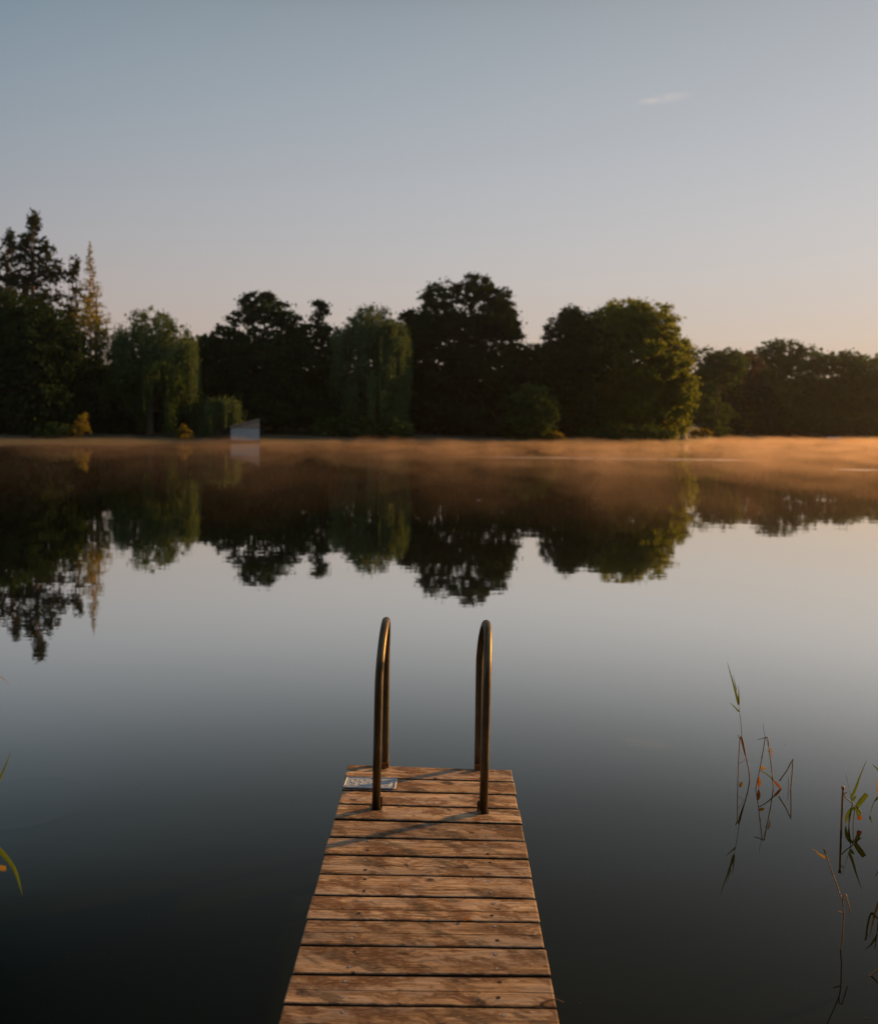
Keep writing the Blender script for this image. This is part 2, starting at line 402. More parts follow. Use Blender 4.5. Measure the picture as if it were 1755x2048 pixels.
def conifer(name, label, px, Y, ytop, ybot, wpx, leaf='leaf_conifer', dens=1.0, r0=0.3, droop=0.25, gaps=0.2, pw=0.75, size=0.16, group=None):
    """leader with whorled branches; wpx = half-width at the bottom"""
    rt = root(name, base_of(px, Y), label, 'tree', group)
    tp = atY(px, ytop, Y); bt = atY(px, ybot, Y); bx = tp.x; H = tp.z - bt.z; R = wpx * Y / F
    W = []; mb = MB(); base = ORG[rt.name]
    mb.tube([base, (bx, Y, bt.z), (bx, Y, tp.z)], [r0, r0 * 0.85, 0.03], 8)
    nl = int(H / 0.34)
    for i in range(nl):
        q = i / nl; z0 = tp.z - q * H - 0.2; rr = R * q ** pw + 0.15
        for b in range(random.randint(4, 6)):
            if random.random() < gaps: continue
            a = random.uniform(0, 2 * math.pi); l = rr * random.uniform(0.55, 1.12); k = max(4, int(l / 0.045 * dens))
            tt = rng.uniform(0.05, 1, size=k) ** 0.8
            spread = 0.05 + 0.22 * l * tt * (1 - tt * 0.6) * 0.5
            x = bx + math.cos(a) * l * tt + rng.normal(size=k) * spread * abs(math.sin(a)); y = Y + math.sin(a) * l * tt + rng.normal(size=k) * spread * abs(math.cos(a))
            zz = z0 + 0.10 * l * tt - droop * l * tt ** 1.5 + l * 0.12 * tt ** 4 + rng.normal(size=k) * 0.09
            W.append(np.stack([x, y, zz], 1))
            if b % 2 == 0: mb.tube([(bx, Y, z0), (bx + math.cos(a) * l * .9, Y + math.sin(a) * l * .9, z0 - droop * l * .6 + 0.1 * l)], [0.045, 0.012], 4, False)
    W = np.concatenate(W)
    mesh('crown', diamonds(W, size, 0.45), quads(len(W)), M[leaf], rt)
    mb.build('trunk', M['bark_larch'] if leaf == 'leaf_larch' else M['bark'], rt, True)
    return rt

# depth of the shoreline under an image column
def shoreY(px):
    P = SHORE + FARSH
    for (x0, y0), (x1, y1) in zip(P[:-1], P[1:]):
        if x0 <= px <= x1:
            q = (px - x0) / (x1 - x0); return atZ(px, y0 + (y1 - y0) * q).y
    return 100

def TY(px, back): return shoreY(px) + back

# --- left group
pine = dict(leaf='leaf_conifer', cr=0.62, per=34, flat=0.8, size=0.17, shell=0.6)
broadleaf('pine_tree', 'tall dark pine with open ragged top, tallest tree at the left edge', 'tree', 70, TY(66, 14),
          [(67, 446, 10, 26, 1.4), (52, 480, 24, 22, .8), (88, 500, 24, 26, .55), (48, 515, 34, 22, .5), (88, 540, 42, 30, .5), (55, 560, 40, 28, .5), (115, 560, 20, 16, .4), (80, 600, 50, 30, .6), (70, 680, 60, 60, .8)], dens=1.9, r0=0.3, nl=30, **pine)
broadleaf('pine_tree', 'dark ragged pine cut by the left frame edge beside the tallest tree', 'tree', 14, TY(10, 16),
          [(18, 485, 14, 26, .7), (5, 520, 28, 26, .55), (20, 560, 34, 30, .6), (-30, 560, 34, 50, .6), (10, 640, 60, 60, .8)], dens=1.9, r0=0.28, nl=20, **pine)
broadleaf('pine_tree', 'small dark pine tip between the tallest pine and the thin larch', 'tree', 148, TY(146, 12),
          [(149, 528, 7, 20, 1.0), (145, 552, 15, 20, .8), (150, 585, 18, 20, .5), (142, 640, 26, 50, .9)], dens=1.5, r0=0.16, nl=14, **pine)
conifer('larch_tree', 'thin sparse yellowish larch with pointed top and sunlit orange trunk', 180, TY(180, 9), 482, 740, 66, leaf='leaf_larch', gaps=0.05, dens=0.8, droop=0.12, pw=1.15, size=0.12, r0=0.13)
broadleaf('alder_tree', 'broad black-green tree mass at the left frame edge below the spruces', 'tree', 30, TY(30, 7),
          [(20, 660, 95, 80), (-40, 720, 100, 120), (90, 700, 75, 95), (40, 800, 120, 90), (130, 760, 55, 110)], dens=1.1, cr=1.0, per=50)
broadleaf('alder_tree', 'dark tree filling the gap under the thin larch', 'tree', 190, TY(190, 10),
          [(190, 800, 50, 85), (240, 830, 50, 60), (150, 820, 50, 70)], dens=1.2, per=50)
broadleaf('larch_tree', 'small golden-leaved tree low on the thin larch stem', 'tree', 198, TY(200, 9),
          [(188, 650, 30, 60, 0.8), (205, 695, 26, 42, 0.9), (178, 600, 16, 30, .5)], leaf='leaf_larch', dens=0.9, cr=0.6, per=26, size=0.15)
willow('willow_tree', 'pale green weeping willow with see-through crown at the left', 300, TY(300, 6),
       [(305, 655, 42, 42), (350, 690, 42, 45), (262, 665, 28, 35, 0.4), (360, 740, 32, 60), (240, 690, 25, 25, 0.4)], 3.0, n_strand=1300, dens=0.75, slen=(2.5, 7.0))
willow('willow_tree', 'low dark curtain of willow branches beneath the pale willow', 300, TY(300, 5),
       [(300, 745, 75, 45), (250, 770, 35, 60), (360, 780, 30, 60)], 1.0, n_strand=1400, leaf='leaf_mid', dens=0.7, slen=(1.5, 5.0), top_leaf=True)
broadleaf('alder_tree', 'dark tree standing behind the pale weeping willow', 'tree', 300, TY(300, 13), [(300, 800, 90, 85), (360, 790, 60, 80), (230, 810, 50, 70)], dens=1.3, per=50)
willow('willow_shrub', 'small drooping willow beside the white boathouse', 430, TY(430, 3), [(440, 815, 34, 20), (405, 835, 22, 24), (462, 812, 16, 14)], 0.2, n_strand=700, cat='shrub', slen=(1.5, 3.5), r0=0.12, leaf='leaf_willow', dens=1.0)
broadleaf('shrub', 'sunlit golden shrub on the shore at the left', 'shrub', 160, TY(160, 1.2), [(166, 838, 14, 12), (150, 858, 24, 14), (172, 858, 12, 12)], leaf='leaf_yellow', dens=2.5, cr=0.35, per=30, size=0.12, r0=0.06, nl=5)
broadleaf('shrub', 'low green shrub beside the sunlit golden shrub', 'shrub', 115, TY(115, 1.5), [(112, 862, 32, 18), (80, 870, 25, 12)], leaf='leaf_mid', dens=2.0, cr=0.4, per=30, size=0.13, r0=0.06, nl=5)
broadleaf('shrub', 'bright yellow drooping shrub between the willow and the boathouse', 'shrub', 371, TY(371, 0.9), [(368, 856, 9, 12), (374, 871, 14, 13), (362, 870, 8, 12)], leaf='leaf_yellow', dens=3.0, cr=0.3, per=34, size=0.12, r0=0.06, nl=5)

# --- centre group
broadleaf('maple_tree', 'dark layered tree with airy top behind the boathouse', 'tree', 525, TY(525, 10),
          [(525, 612, 54, 27, 1.0), (500, 638, 42, 20, .9), (560, 642, 45, 20, 1.0), (585, 690, 30, 40, 1.2), (450, 672, 30, 25, 1.0), (525, 700, 100, 45, 1.3), (590, 675, 34, 30, 1.1), (525, 735, 115, 60, 1.2), (440, 740, 50, 60), (530, 810, 120, 60, 1.2)],
          dens=1.1, cr=0.8, per=46, flat=0.6, size=0.2)
broadleaf('maple_tree', 'small spire-topped dark tree between the layered tree and the middle willow', 'tree', 640, TY(640, 11),
          [(640, 617, 17, 21, 1.2), (634, 650, 30, 18, 1.1), (655, 675, 38, 22, 1.2), (640, 730, 60, 60, 1.3), (640, 815, 70, 55, 1.2)], dens=1.2, cr=0.7, per=42, flat=0.6)
willow('willow_tree', 'grey-green rounded willow in the middle of the far bank', 745, TY(745, 6),
       [(745, 655, 55, 42), (785, 690, 38, 55), (705, 690, 45, 50), (750, 760, 70, 70)], 1.5, n_strand=2300, dens=1.1, slen=(2.0, 6.5))
broadleaf('shrub', 'dark low bush under the middle willow', 'shrub', 745, TY(745, 3), [(720, 850, 55, 32), (790, 855, 40, 28), (660, 858, 45, 26)], leaf='leaf_mid', dens=1.6, cr=0.5, per=45, size=0.15, r0=0.1, nl=6)
broadleaf('maple_tree', 'tallest broad dark tree of the middle with many sky gaps', 'tree', 930, TY(930, 9),
          [(880, 592, 40, 30, 1.0), (950, 582, 44, 34, 1.2), (1000, 612, 30, 38, 1.3), (870, 640, 62, 32, 1.15), (955, 645, 66, 32, 1.15), (1015, 668, 36, 30, 0.75),
           (835, 690, 42, 26, 1.1), (820, 632, 24, 16, 1.0), (940, 695, 90, 34, 1.0), (905, 665, 90, 26, .6), (850, 660, 45, 30, .9), (1000, 650, 42, 30, .9), (930, 750, 130, 55, 1.3), (1035, 700, 22, 16, 0.5), (930, 825, 130, 55, 1.3)],
          dens=1.15, cr=0.85, per=50, flat=0.65, size=0.2, r0=0.4, nl=26)
broadleaf('alder_tree', 'dark tree in the shade between the tallest tree and the round bush', 'tree', 1040, TY(1040, 9), [(1030, 760, 55, 55), (1085, 745, 45, 55), (1050, 820, 75, 60)], dens=1.4, per=50)
broadleaf('shrub', 'rounded grey-green bush in front of the dark middle trees', 'shrub', 1060, TY(1060, 2.5), [(1055, 800, 52, 34), (1085, 835, 34, 40), (1035, 850, 48, 34)], leaf='leaf_mid', dens=1.8, cr=0.55, per=50, size=0.15, r0=0.12, nl=8)
broadleaf('shrub', 'small sunlit bush at the foot of the rounded grey-green bush', 'shrub', 1112, TY(1112, 0.9), [(1112, 871, 24, 12), (1090, 876, 16, 8)], leaf='leaf_yellow', dens=3, cr=0.3, per=34, size=0.12, r0=0.06, nl=4)

broadleaf('alder_tree', 'dark tree filling the dip between the tallest tree and the headland', 'tree', 1075, TY(1075, 12), [(1065, 725, 45, 34, 1.1), (1090, 780, 60, 60)], dens=1.3, per=50)
broadleaf('alder_tree', 'dark tree between the pale willow and the layered tree', 'tree', 400, TY(400, 11), [(395, 705, 22, 30, 1.0), (420, 700, 30, 34, 1.1), (395, 770, 50, 60)], dens=1.3, per=50)
broadleaf('alder_tree', 'dark tree closing the gap left of the tallest middle tree', 'tree', 830, TY(830, 11), [(830, 690, 45, 40, 1.1), (830, 770, 60, 70)], dens=1.3, per=50)
# --- right headland
broadleaf('oak_tree', 'dark rounded tree leaning against the big sunlit tree', 'tree', 1140, TY(1140, 7),
          [(1142, 628, 26, 22, 0.9), (1140, 665, 55, 36, 1.4), (1120, 730, 55, 55, 1.2), (1175, 700, 50, 80, 1.2), (1140, 810, 60, 65, 1.3)], leaf='leaf_dark', dens=1.3, cr=0.8, per=50, size=0.19)
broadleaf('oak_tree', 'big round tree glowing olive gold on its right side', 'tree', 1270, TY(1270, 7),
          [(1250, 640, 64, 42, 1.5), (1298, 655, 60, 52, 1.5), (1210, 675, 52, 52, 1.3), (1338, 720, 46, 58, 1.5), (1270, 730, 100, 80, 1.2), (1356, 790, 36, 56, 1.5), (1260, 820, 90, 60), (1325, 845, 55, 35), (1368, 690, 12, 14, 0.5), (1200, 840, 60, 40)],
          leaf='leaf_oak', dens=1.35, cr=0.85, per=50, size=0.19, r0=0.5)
broadleaf('shrub', 'leafy undergrowth along the water below the big round tree', 'shrub', 1230, TY(1230, 1.6), [(1180, 868, 30, 14), (1230, 862, 36, 20), (1290, 866, 34, 16), (1325, 870, 18, 12)], leaf='leaf_mid', dens=2.6, cr=0.4, per=36, size=0.13, r0=0.08, nl=6)
broadleaf('birch_tree', 'small sunlit tree with pale bare trunk at the water on the headland tip', 'tree', 1366, TY(1366, 0.25), [(1362, 822, 24, 20), (1372, 806, 18, 18)], leaf='leaf_mid', dens=2.4, cr=0.45, per=40, size=0.14, r0=0.42, nl=0, barkm='bark_pale')
broadleaf('shrub', 'low sunlit bush reaching right past the pale trunk', 'shrub', 1400, TY(1395, 1.4), [(1396, 867, 17, 11), (1413, 866, 11, 9)], leaf='leaf_yellow', dens=3, cr=0.35, per=36, size=0.13, r0=0.06, nl=4)

# --- far right wood
def far(label, px, blobs, leaf='leaf_mid', back=8, **k):
    return broadleaf(k.pop('name', 'beech_tree'), label, 'tree', px, TY(px, back), blobs, leaf=leaf, size=0.24, cr=1.1, per=44, dens=k.pop('dens', 0.55), group='trees of the far wood', flat=0.6, **k)
far('far tree just right of the big sunlit tree', 1415, [(1455, 728, 40, 26, 1.1), (1410, 720, 34, 28), (1440, 740, 45, 45), (1400, 790, 40, 50), (1420, 840, 50, 40)], back=14)
far('reddish-brown copper tree among the far green trees', 1470, [(1492, 728, 34, 22, 1.2), (1455, 722, 36, 24, 0.8), (1475, 745, 42, 32), (1460, 790, 45, 45)], leaf='leaf_copper', back=12)
far('bluish green far tree in front of the copper tree', 1455, [(1445, 790, 34, 40), (1460, 840, 45, 38)], back=5, leaf='leaf_dark')
far('tallest dome-shaped tree of the far wood with sky gaps', 1565, [(1570, 730, 60, 20, 1.3), (1560, 702, 48, 26, 1.1), (1520, 715, 28, 20, 1.1), (1605, 712, 28, 24, 1.1), (1560, 760, 62, 45), (1560, 820, 65, 50)], back=16)
far('far green tree in front of the dome-shaped tree', 1540, [(1535, 785, 42, 46), (1550, 840, 55, 35)], back=5, leaf='leaf_dark')
far('broad flat-topped far tree right of the dome-shaped tree', 1670, [(1660, 725, 55, 24, 1.2), (1700, 722, 36, 22, 1.1), (1705, 748, 45, 26, 1.3), (1665, 775, 65, 45), (1660, 830, 65, 45)], back=10)
far('small pointed far tree between the dome and the flat-topped tree', 1635, [(1634, 710, 9, 16, 0.8), (1630, 740, 22, 24)], back=14)
far('far dark tree at the right frame edge', 1745, [(1735, 745, 30, 32), (1765, 760, 42, 45), (1750, 820, 55, 50)], back=8)
far('sparse-topped far tree cut by the right frame edge', 1775, [(1760, 722, 34, 20, 0.4), (1800, 735, 40, 40), (1800, 810, 60, 60)], back=16)
far('far undergrowth trees at the water below the dome-shaped tree', 1600, [(1580, 845, 45, 28), (1620, 850, 40, 24), (1500, 852, 50, 24), (1440, 852, 40, 24), (1720, 850, 60, 24), (1660, 852, 40, 22)], back=3, leaf='leaf_dark')

# back rows: one tree of each kind copied along the bank
def copy_tree(src, loc, s, rz, label, group):
    r = src.copy(); col.objects.link(r); r.location = loc; r.scale = (s, s, s); r.rotation_euler = (0, 0, rz); r['label'] = label; r['group'] = group
    for ch in src.children:
        c = ch.copy(); col.objects.link(c); c.parent = r
    return r
src = root('background_tree', (-60, 128, 0.6), 'dark tree in the second row behind the left shore, leftmost', 'tree', 'second row trees')
cc = []; 
u = rng.normal(size=(620, 3)); u /= np.linalg.norm(u, axis=1, keepdims=True)
cen = u * (rng.uniform(0, 1, size=(620, 1)) ** 0.4) * np.array([5.2, 5.2, 4.6]) + np.array([-60, 128, 6.6])
cen = cen[cen[:, 2] > 1.4]
u = rng.normal(size=(len(cen), 36, 3)); u /= np.linalg.norm(u, axis=2, keepdims=True)
pp = (cen[:, None, :] + u * rng.uniform(0, 1, size=(len(cen), 36, 1)) ** .5 * np.array([1.2, 1.2, .8])).reshape(-1, 3)
mesh('crown', diamonds(pp, 0.27), quads(len(pp)), M['leaf_dark'], src)
trunk_part(src, (-60, 128, 0.4), (-60, 128, 8), 0.35, cen, 10, M['bark'])
src.location = Vector(base_of(20, TY(20, 20)))
spots = [(110, 20, .9), (200, 22, .8), (290, 24, .7), (380, 22, .68), (460, 20, .78), (560, 22, .85), (650, 22, .82), (740, 20, .85), (830, 24, .9), (910, 26, .9), (1000, 24, .85), (1080, 22, .78), (1160, 20, .95), (1250, 20, 1.0), (1320, 18, .95),
         (-70, 18, 1.1), (-170, 16, 1.1)]
names = ['behind the alders at the left', 'behind the larch', 'behind the pale willow', 'in the dip right of the pale willow', 'behind the low willow by the boathouse', 'behind the layered tree', 'behind the spire-topped tree', 'behind the middle willow',
         'left behind the tallest middle tree', 'right behind the tallest middle tree', 'behind the round bush', 'in the dip before the headland', 'behind the dark tree of the headland', 'behind the big sunlit tree', 'at the right rear of the headland',
         'just outside the left edge', 'far outside the left edge']
for (px, bk, s), nme in zip(spots, names):
    copy_tree(src, base_of(px, TY(px, bk)), s, random.uniform(0, 6.28), 'dark second-row tree ' + nme, 'second row trees')
for px, bk, s, nme in ((1430, 22, 1.35, 'beyond the copper tree'), (1520, 24, 1.35, 'left beyond the dome-shaped tree'), (1610, 24, 1.3, 'right beyond the dome-shaped tree'), (1700, 24, 1.35, 'beyond the flat-topped tree'), (1800, 20, 1.4, 'beyond the right frame edge')):
    copy_tree(src, base_of(px, TY(px, bk)), s, random.uniform(0, 6.28), 'hazy far wood tree ' + nme, 'second row trees')
for i, (x, y, s) in enumerate(((-15, -13, 1.3), (-6, -14, 1.5), (4, -13, 1.4), (14, -15, 1.4), (-25, -11, 1.4), (24, -16, 1.4))):
    copy_tree(src, (x, y, 0.9), s, i * 1.3, 'tree on the near bank behind the viewer', 'near bank trees')

# ------------------------------------------------------------------ boathouse, boat
M['white_panel'] = principled('white_painted_boards', (0.30, 0.33, 0.35), 0.6, vary=0.1, scale=1.5)
M['brown_boards'] = principled('brown_boards', (0.24, 0.19, 0.16), 0.8, vary=0.25, scale=2)
M['dark_wood'] = principled('dark_wet_wood', (0.05, 0.038, 0.028), 0.8, vary=0.3, scale=4)
Yb = TY(490, -1.2)
a = atY(462, 884, Yb); b = atY(518, 884, Yb); kb = Yb / F
zA = atY(462, 853, Yb).z; zB = atY(518, 838, Yb).z; zp = atY(490, 857.5, Yb).z
bh = root('boathouse', (a.x, Yb, 0), 'small white-fronted boathouse with slanting roof at the water', 'boathouse')
x0, x1 = a.x, b.x; dep = 3.6
mb = MB(); mb.box((x0 - .05, Yb - 0.3, 0.03), (x1 + .05, Yb + dep, 0.16)); mb.build('platform', M['dark_wood'], bh)
mb = MB()
nb_ = 14
for i in range(nb_):
    xa = x0 + (x1 - x0) * i / nb_; xb = x0 + (x1 - x0) * (i + 1) / nb_ - 0.015
    mb.box((xa, Yb + (i % 2) * 0.01, 0.165), (xb, Yb + 0.06, zp))
mb.build('front_wall', M['white_panel'], bh)
mb = MB(); mb.add([(x0, Yb-.02, zp+.01), (x1, Yb-.02, zp+.01), (x1, Yb-.02, zB-.08), (x0, Yb-.02, zA-.08), (x0, Yb+.06, zp+.01), (x1, Yb+.06, zp+.01), (x1, Yb+.06, zB-.08), (x0, Yb+.06, zA-.08)],
                  [(0,1,2,3),(7,6,5,4),(0,4,5,1),(1,5,6,2),(2,6,7,3),(3,7,4,0)]); mb.build('gable_panel', M['brown_boards'], bh)
mb = MB()
mb.add([(x0, Yb+.07, .165), (x0+.06, Yb+.07, .165), (x0+.06, Yb+dep, .165), (x0, Yb+dep, .165), (x0, Yb+.07, zA-.09), (x0+.06, Yb+.07, zA-.08), (x0+.06, Yb+dep, zA-.08), (x0, Yb+dep, zA-.09)], [(3,2,1,0),(4,5,6,7),(0,1,5,4),(1,2,6,5),(2,3,7,6),(3,0,4,7)])
mb.build('side_wall', M['brown_boards'], bh); mb = MB()
mb.add([(x1-.06, Yb+.07, .165), (x1, Yb+.07, .165), (x1, Yb+dep, .165), (x1-.06, Yb+dep, .165), (x1-.06, Yb+.07, zB-.09), (x1, Yb+.07, zB-.09), (x1, Yb+dep, zB-.09), (x1-.06, Yb+dep, zB-.09)], [(3,2,1,0),(4,5,6,7),(0,1,5,4),(1,2,6,5),(2,3,7,6),(3,0,4,7)])
mb.build('side_wall', M['brown_boards'], bh)
mb = MB(); mb.add([(x0-.1, Yb-.2, zA-.07), (x1+.02, Yb-.2, zB-.05), (x1+.02, Yb+dep+.2, zB-.05), (x0-.1, Yb+dep+.2, zA-.07), (x0-.1, Yb-.2, zA), (x1+.02, Yb-.2, zB+.02), (x1+.02, Yb+dep+.2, zB+.02), (x0-.1, Yb+dep+.2, zA)],
                  [(3,2,1,0),(4,5,6,7),(0,1,5,4),(1,2,6,5),(2,3,7,6),(3,0,4,7)]); mb.build('roof', M['brown_boards'], bh)

bh.rotation_euler = (0, 0, math.atan2(-a.x, Yb) + 0.03)
M['boat'] = principled('pale_blue_paint', (0.42, 0.52, 0.62), 0.4, vary=0.1)
Yt = shoreY(1672) - 2.5; pc = atZ(1672, 878.5); k = pc.y / F
bt = root('rowing_boat', (pc.x, Yt, 0), 'pale blue rowing boat moored along the far right shore', 'boat')
mb = MB(); hl = 14 * k; vv = []; 
for i in range(11):
    s = i / 10 * 2 - 1; wd = 0.62 * (1 - abs(s) ** 2.6) + 0.02; sh = 0.42 + 0.16 * s * s
    for (yy, zz) in ((-wd, sh), (-wd * .75, 0.12), (0, -0.05), (wd * .75, 0.12), (wd, sh), (wd * .9, sh), (wd * .65, .18), (0, 0.05), (-wd * .65, .18), (-wd * .9, sh)):
        vv.append((pc.x + s * hl, Yt + yy, zz))
ff = []
for i in range(10):
    for j in range(10): ff.append((i*10+j, (i+1)*10+j, (i+1)*10+(j+1) % 10, i*10+(j+1) % 10))
mb.add(vv, ff); mb.build('hull', M['boat'], bt, True)
for s in (-.35, .3):
    mb = MB(); mb.box((pc.x + s*hl - .12, Yt - .5, .3), (pc.x + s*hl + .12, Yt + .5, .335)); mb.build('seat', M['brown_boards'], bt)

# ------------------------------------------------------------------ jetty
zE = CAMZ - 0  # solve the deck plane: width 0.8 m at the far end, rising 0.9 degrees away from the viewer
dE = ray(697, 1529); dR = ray(1022, 1540)
def widthAt(zz): return (atZ(1022, 1540, zz) - atZ(697, 1529, zz)).length
lo_, hi_ = 0.0, 1.5
for _ in range(50):
    md = (lo_ + hi_) / 2
    if widthAt(md) > 0.8: lo_ = md
    else: hi_ = md
ZE = (lo_ + hi_) / 2; PE = atZ(860, 1534, ZE); SL = math.tan(math.radians(0.9))
def deck(x, y, h=0.0):
    d = ray(x, y); # z = ZE + SL*(Y-YE) + h
    t_ = (ZE + h - SL * PE.y - CAMZ) / (d.z - SL * d.y); return Vector((0, 0, CAMZ)) + d * t_
def dz(y): return ZE + SL * (y - PE.y)
print('deck z', ZE, 'end', PE, 'front', deck(557, 2048), deck(1118, 2048))

# wood
def woodmat(name, wet=0.0):
    m, t, o = mat(name); tcn = nd(t, 'ShaderNodeTexCoord').outputs['Object']
    rnd = nd(t, 'ShaderNodeObjectInfo').outputs['Random']; W = mth(t, 'MULTIPLY', rnd, 97.0)
    off = nd(t, 'ShaderNodeCombineXYZ'); t.links.new(W, off.inputs[0]); t.links.new(mth(t, 'MULTIPLY', rnd, 31.0), off.inputs[1])
    va = nd(t, 'ShaderNodeVectorMath', operation='ADD'); t.links.new(tcn, va.inputs[0]); t.links.new(off.outputs[0], va.inputs[1]); P = va.outputs[0]
    # knots
    kv = mapping(t, mapping(t, P, (1, 1, 1), (0, 0, 0), (0, 0, 0.5)), (5.5, 8.5, 1.0), (0, 0, 0), (0, 0, -0.35))
    kd = noise(t, mapping(t, P, (6, 14, 4)), 1.0, 3)
    vo = nd(t, 'ShaderNodeTexVoronoi'); vo.voronoi_dimensions = '2D'; vo.inputs['Scale'].default_value = 1.0; vo.inputs['Randomness'].default_value = 1.0
    dvec = nd(t, 'ShaderNodeVectorMath', operation='SCALE'); nn = nd(t, 'ShaderNodeTexNoise'); nn.inputs['Scale'].default_value = 16; nn.inputs['Detail'].default_value = 4; t.links.new(P, nn.inputs['Vector'])
    t.links.new(nn.outputs['Color'], dvec.inputs[0]); dvec.inputs['Scale'].default_value = 0.5
    kv2 = nd(t, 'ShaderNodeVectorMath', operation='ADD'); t.links.new(kv, kv2.inputs[0]); t.links.new(dvec.outputs[0], kv2.inputs[1])
    t.links.new(kv2.outputs[0], vo.inputs['Vector'])
    sel = nd(t, 'ShaderNodeSeparateColor'); t.links.new(vo.outputs['Color'], sel.inputs[0])
    has = mth(t, 'GREATER_THAN', sel.outputs[0], 0.45)
    size = mth(t, 'MULTIPLY', mth(t, 'ADD', mth(t, 'MULTIPLY', mth(t, 'POWER', sel.outputs[1], 2.0), 0.20), 0.055), has)
    kn = mth(t, 'SUBTRACT', 1.0, mth(t, 'DIVIDE', vo.outputs['Distance'], mth(t, 'MAXIMUM', size, 0.001)), clamp=True)
    kn = mth(t, 'MULTIPLY', kn, has)
    halo = mth(t, 'MULTIPLY', mth(t, 'SUBTRACT', 1.0, mth(t, 'DIVIDE', vo.outputs['Distance'], 0.42), clamp=True), has)
    # grain, bent round the knots
    bend = mth(t, 'MULTIPLY', halo, 0.035)
    sp = nd(t, 'ShaderNodeSeparateXYZ'); t.links.new(P, sp.inputs[0]); cb = nd(t, 'ShaderNodeCombineXYZ')
    wav = mth(t, 'MULTIPLY', noise(t, mapping(t, P, (2.0, 3.0, 1)), 1.0, 2), 0.05)
    t.links.new(sp.outputs[0], cb.inputs[0]); t.links.new(mth(t, 'ADD', mth(t, 'ADD', sp.outputs[1], bend), wav), cb.inputs[1]); t.links.new(sp.outputs[2], cb.inputs[2])
    G = cb.outputs[0]
    g1 = noise(t, mapping(t, G, (5, 120, 30)), 1.0, 5, 0.65)
    g2 = noise(t, mapping(t, G, (1.6, 34, 8)), 1.0, 4, 0.6)
    g3 = noise(t, mapping(t, G, (12, 420, 60)), 1.0, 3, 0.6)
    pat = noise(t, mapping(t, mapping(t, P, (1, 1, 1), (0, 0, 0), (0, 0, 0.35)), (5.0, 11.0, 2)), 1.0, 6, 0.68)
    pat2 = noise(t, mapping(t, mapping(t, P, (1, 1, 1), (0, 0, 0), (0, 0, 0.5)), (4.0, 13.0, 2), (4, 9, 1)), 1.0, 6, 0.66)
    gr = mth(t, 'ADD', mth(t, 'MULTIPLY', g1, 0.5), mth(t, 'MULTIPLY', g2, 0.5))
    c = ramp(t, gr, [(0.38, (0.085, 0.042, 0.014, 1)), (0.46, (0.23, 0.135, 0.062, 1)), (0.53, (0.44, 0.30, 0.18, 1)), (0.63, (0.62, 0.48, 0.34, 1))])
    pat3 = noise(t, mapping(t, P, (2.2, 11.0, 2), (1, 5, 7)), 1.0, 4, 0.6)
    c = mixc(t, mth(t, 'MULTIPLY', mth(t, 'MULTIPLY', mth(t, 'SUBTRACT', pat3, 0.49, clamp=True), 12.0, clamp=True), 0.50), c, (0.38, 0.32, 0.28, 1))
    c = mixc(t, mth(t, 'MULTIPLY', mth(t, 'MULTIPLY', mth(t, 'SUBTRACT', pat, 0.49, clamp=True), 13.0, clamp=True), 0.85), c, (0.12, 0.050, 0.010, 1))
    c = mixc(t, mth(t, 'MULTIPLY', mth(t, 'MULTIPLY', mth(t, 'SUBTRACT', pat2, 0.54, clamp=True), 14.0, clamp=True), 0.72), c, (0.050, 0.034, 0.013, 1))
    fl = noise(t, mapping(t, P, (14, 40, 5)), 1.0, 4, 0.7)
    c = mixc(t, mth(t, 'MULTIPLY', mth(t, 'SUBTRACT', fl, 0.58, clamp=True), 6.0, clamp=True), c, (0.10, 0.055, 0.025, 1))
    c = mixc(t, mth(t, 'MULTIPLY', halo, 0.35), c, (0.20, 0.11, 0.055, 1))
    c = mixc(t, mth(t, 'MULTIPLY', kn, 1.8, clamp=True), c, (0.055, 0.030, 0.015, 1))
    sp1 = noise(t, mapping(t, P, (60, 160, 40)), 1.0, 3, 0.75)
    c = mixc(t, mth(t, 'MULTIPLY', mth(t, 'MULTIPLY', mth(t, 'SUBTRACT', sp1, 0.55, clamp=True), 7.0, clamp=True), 0.45), c, (0.09, 0.055, 0.03, 1))
    sp2 = noise(t, mapping(t, P, (25, 260, 40), (7, 3, 1)), 1.0, 4, 0.7)
    c = mixc(t, mth(t, 'MULTIPLY', mth(t, 'MULTIPLY', mth(t, 'SUBTRACT', sp2, 0.54, clamp=True), 10.0, clamp=True), 0.55), c, (0.66, 0.54, 0.42, 1))
    # thin dark checks
    ck = mth(t, 'MULTIPLY', mth(t, 'SUBTRACT', 0.44, g3, clamp=True), 9.0, clamp=True)
    c = mixc(t, mth(t, 'MULTIPLY', ck, 0.5), c, (0.05, 0.032, 0.02, 1))
    # every board weathered to a slightly different tone
    tone = mth(t, 'ADD', 0.82, mth(t, 'MULTIPLY', rnd, 0.48)); tv = nd(t, 'ShaderNodeVectorMath', operation='SCALE'); t.links.new(c, tv.inputs[0]); t.links.new(tone, tv.inputs['Scale'])
    p = nd(t, 'ShaderNodeBsdfPrincipled'); t.links.new(tv.outputs[0], p.inputs['Base Color'])
    t.links.new(mth(t, 'ADD', 0.5, mth(t, 'MULTIPLY', g2, 0.3)), p.inputs['Roughness']); p.inputs['Specular IOR Level'].default_value = 0.35
    b = nd(t, 'ShaderNodeBump'); b.inputs['Strength'].default_value = 0.8; b.inputs['Distance'].default_value = 0.005
    hh = mth(t, 'ADD', mth(t, 'MULTIPLY', g1, 0.6), mth(t, 'MULTIPLY', g3, 0.5)); hh = mth(t, 'SUBTRACT', hh, mth(t, 'MULTIPLY', kn, 0.5))
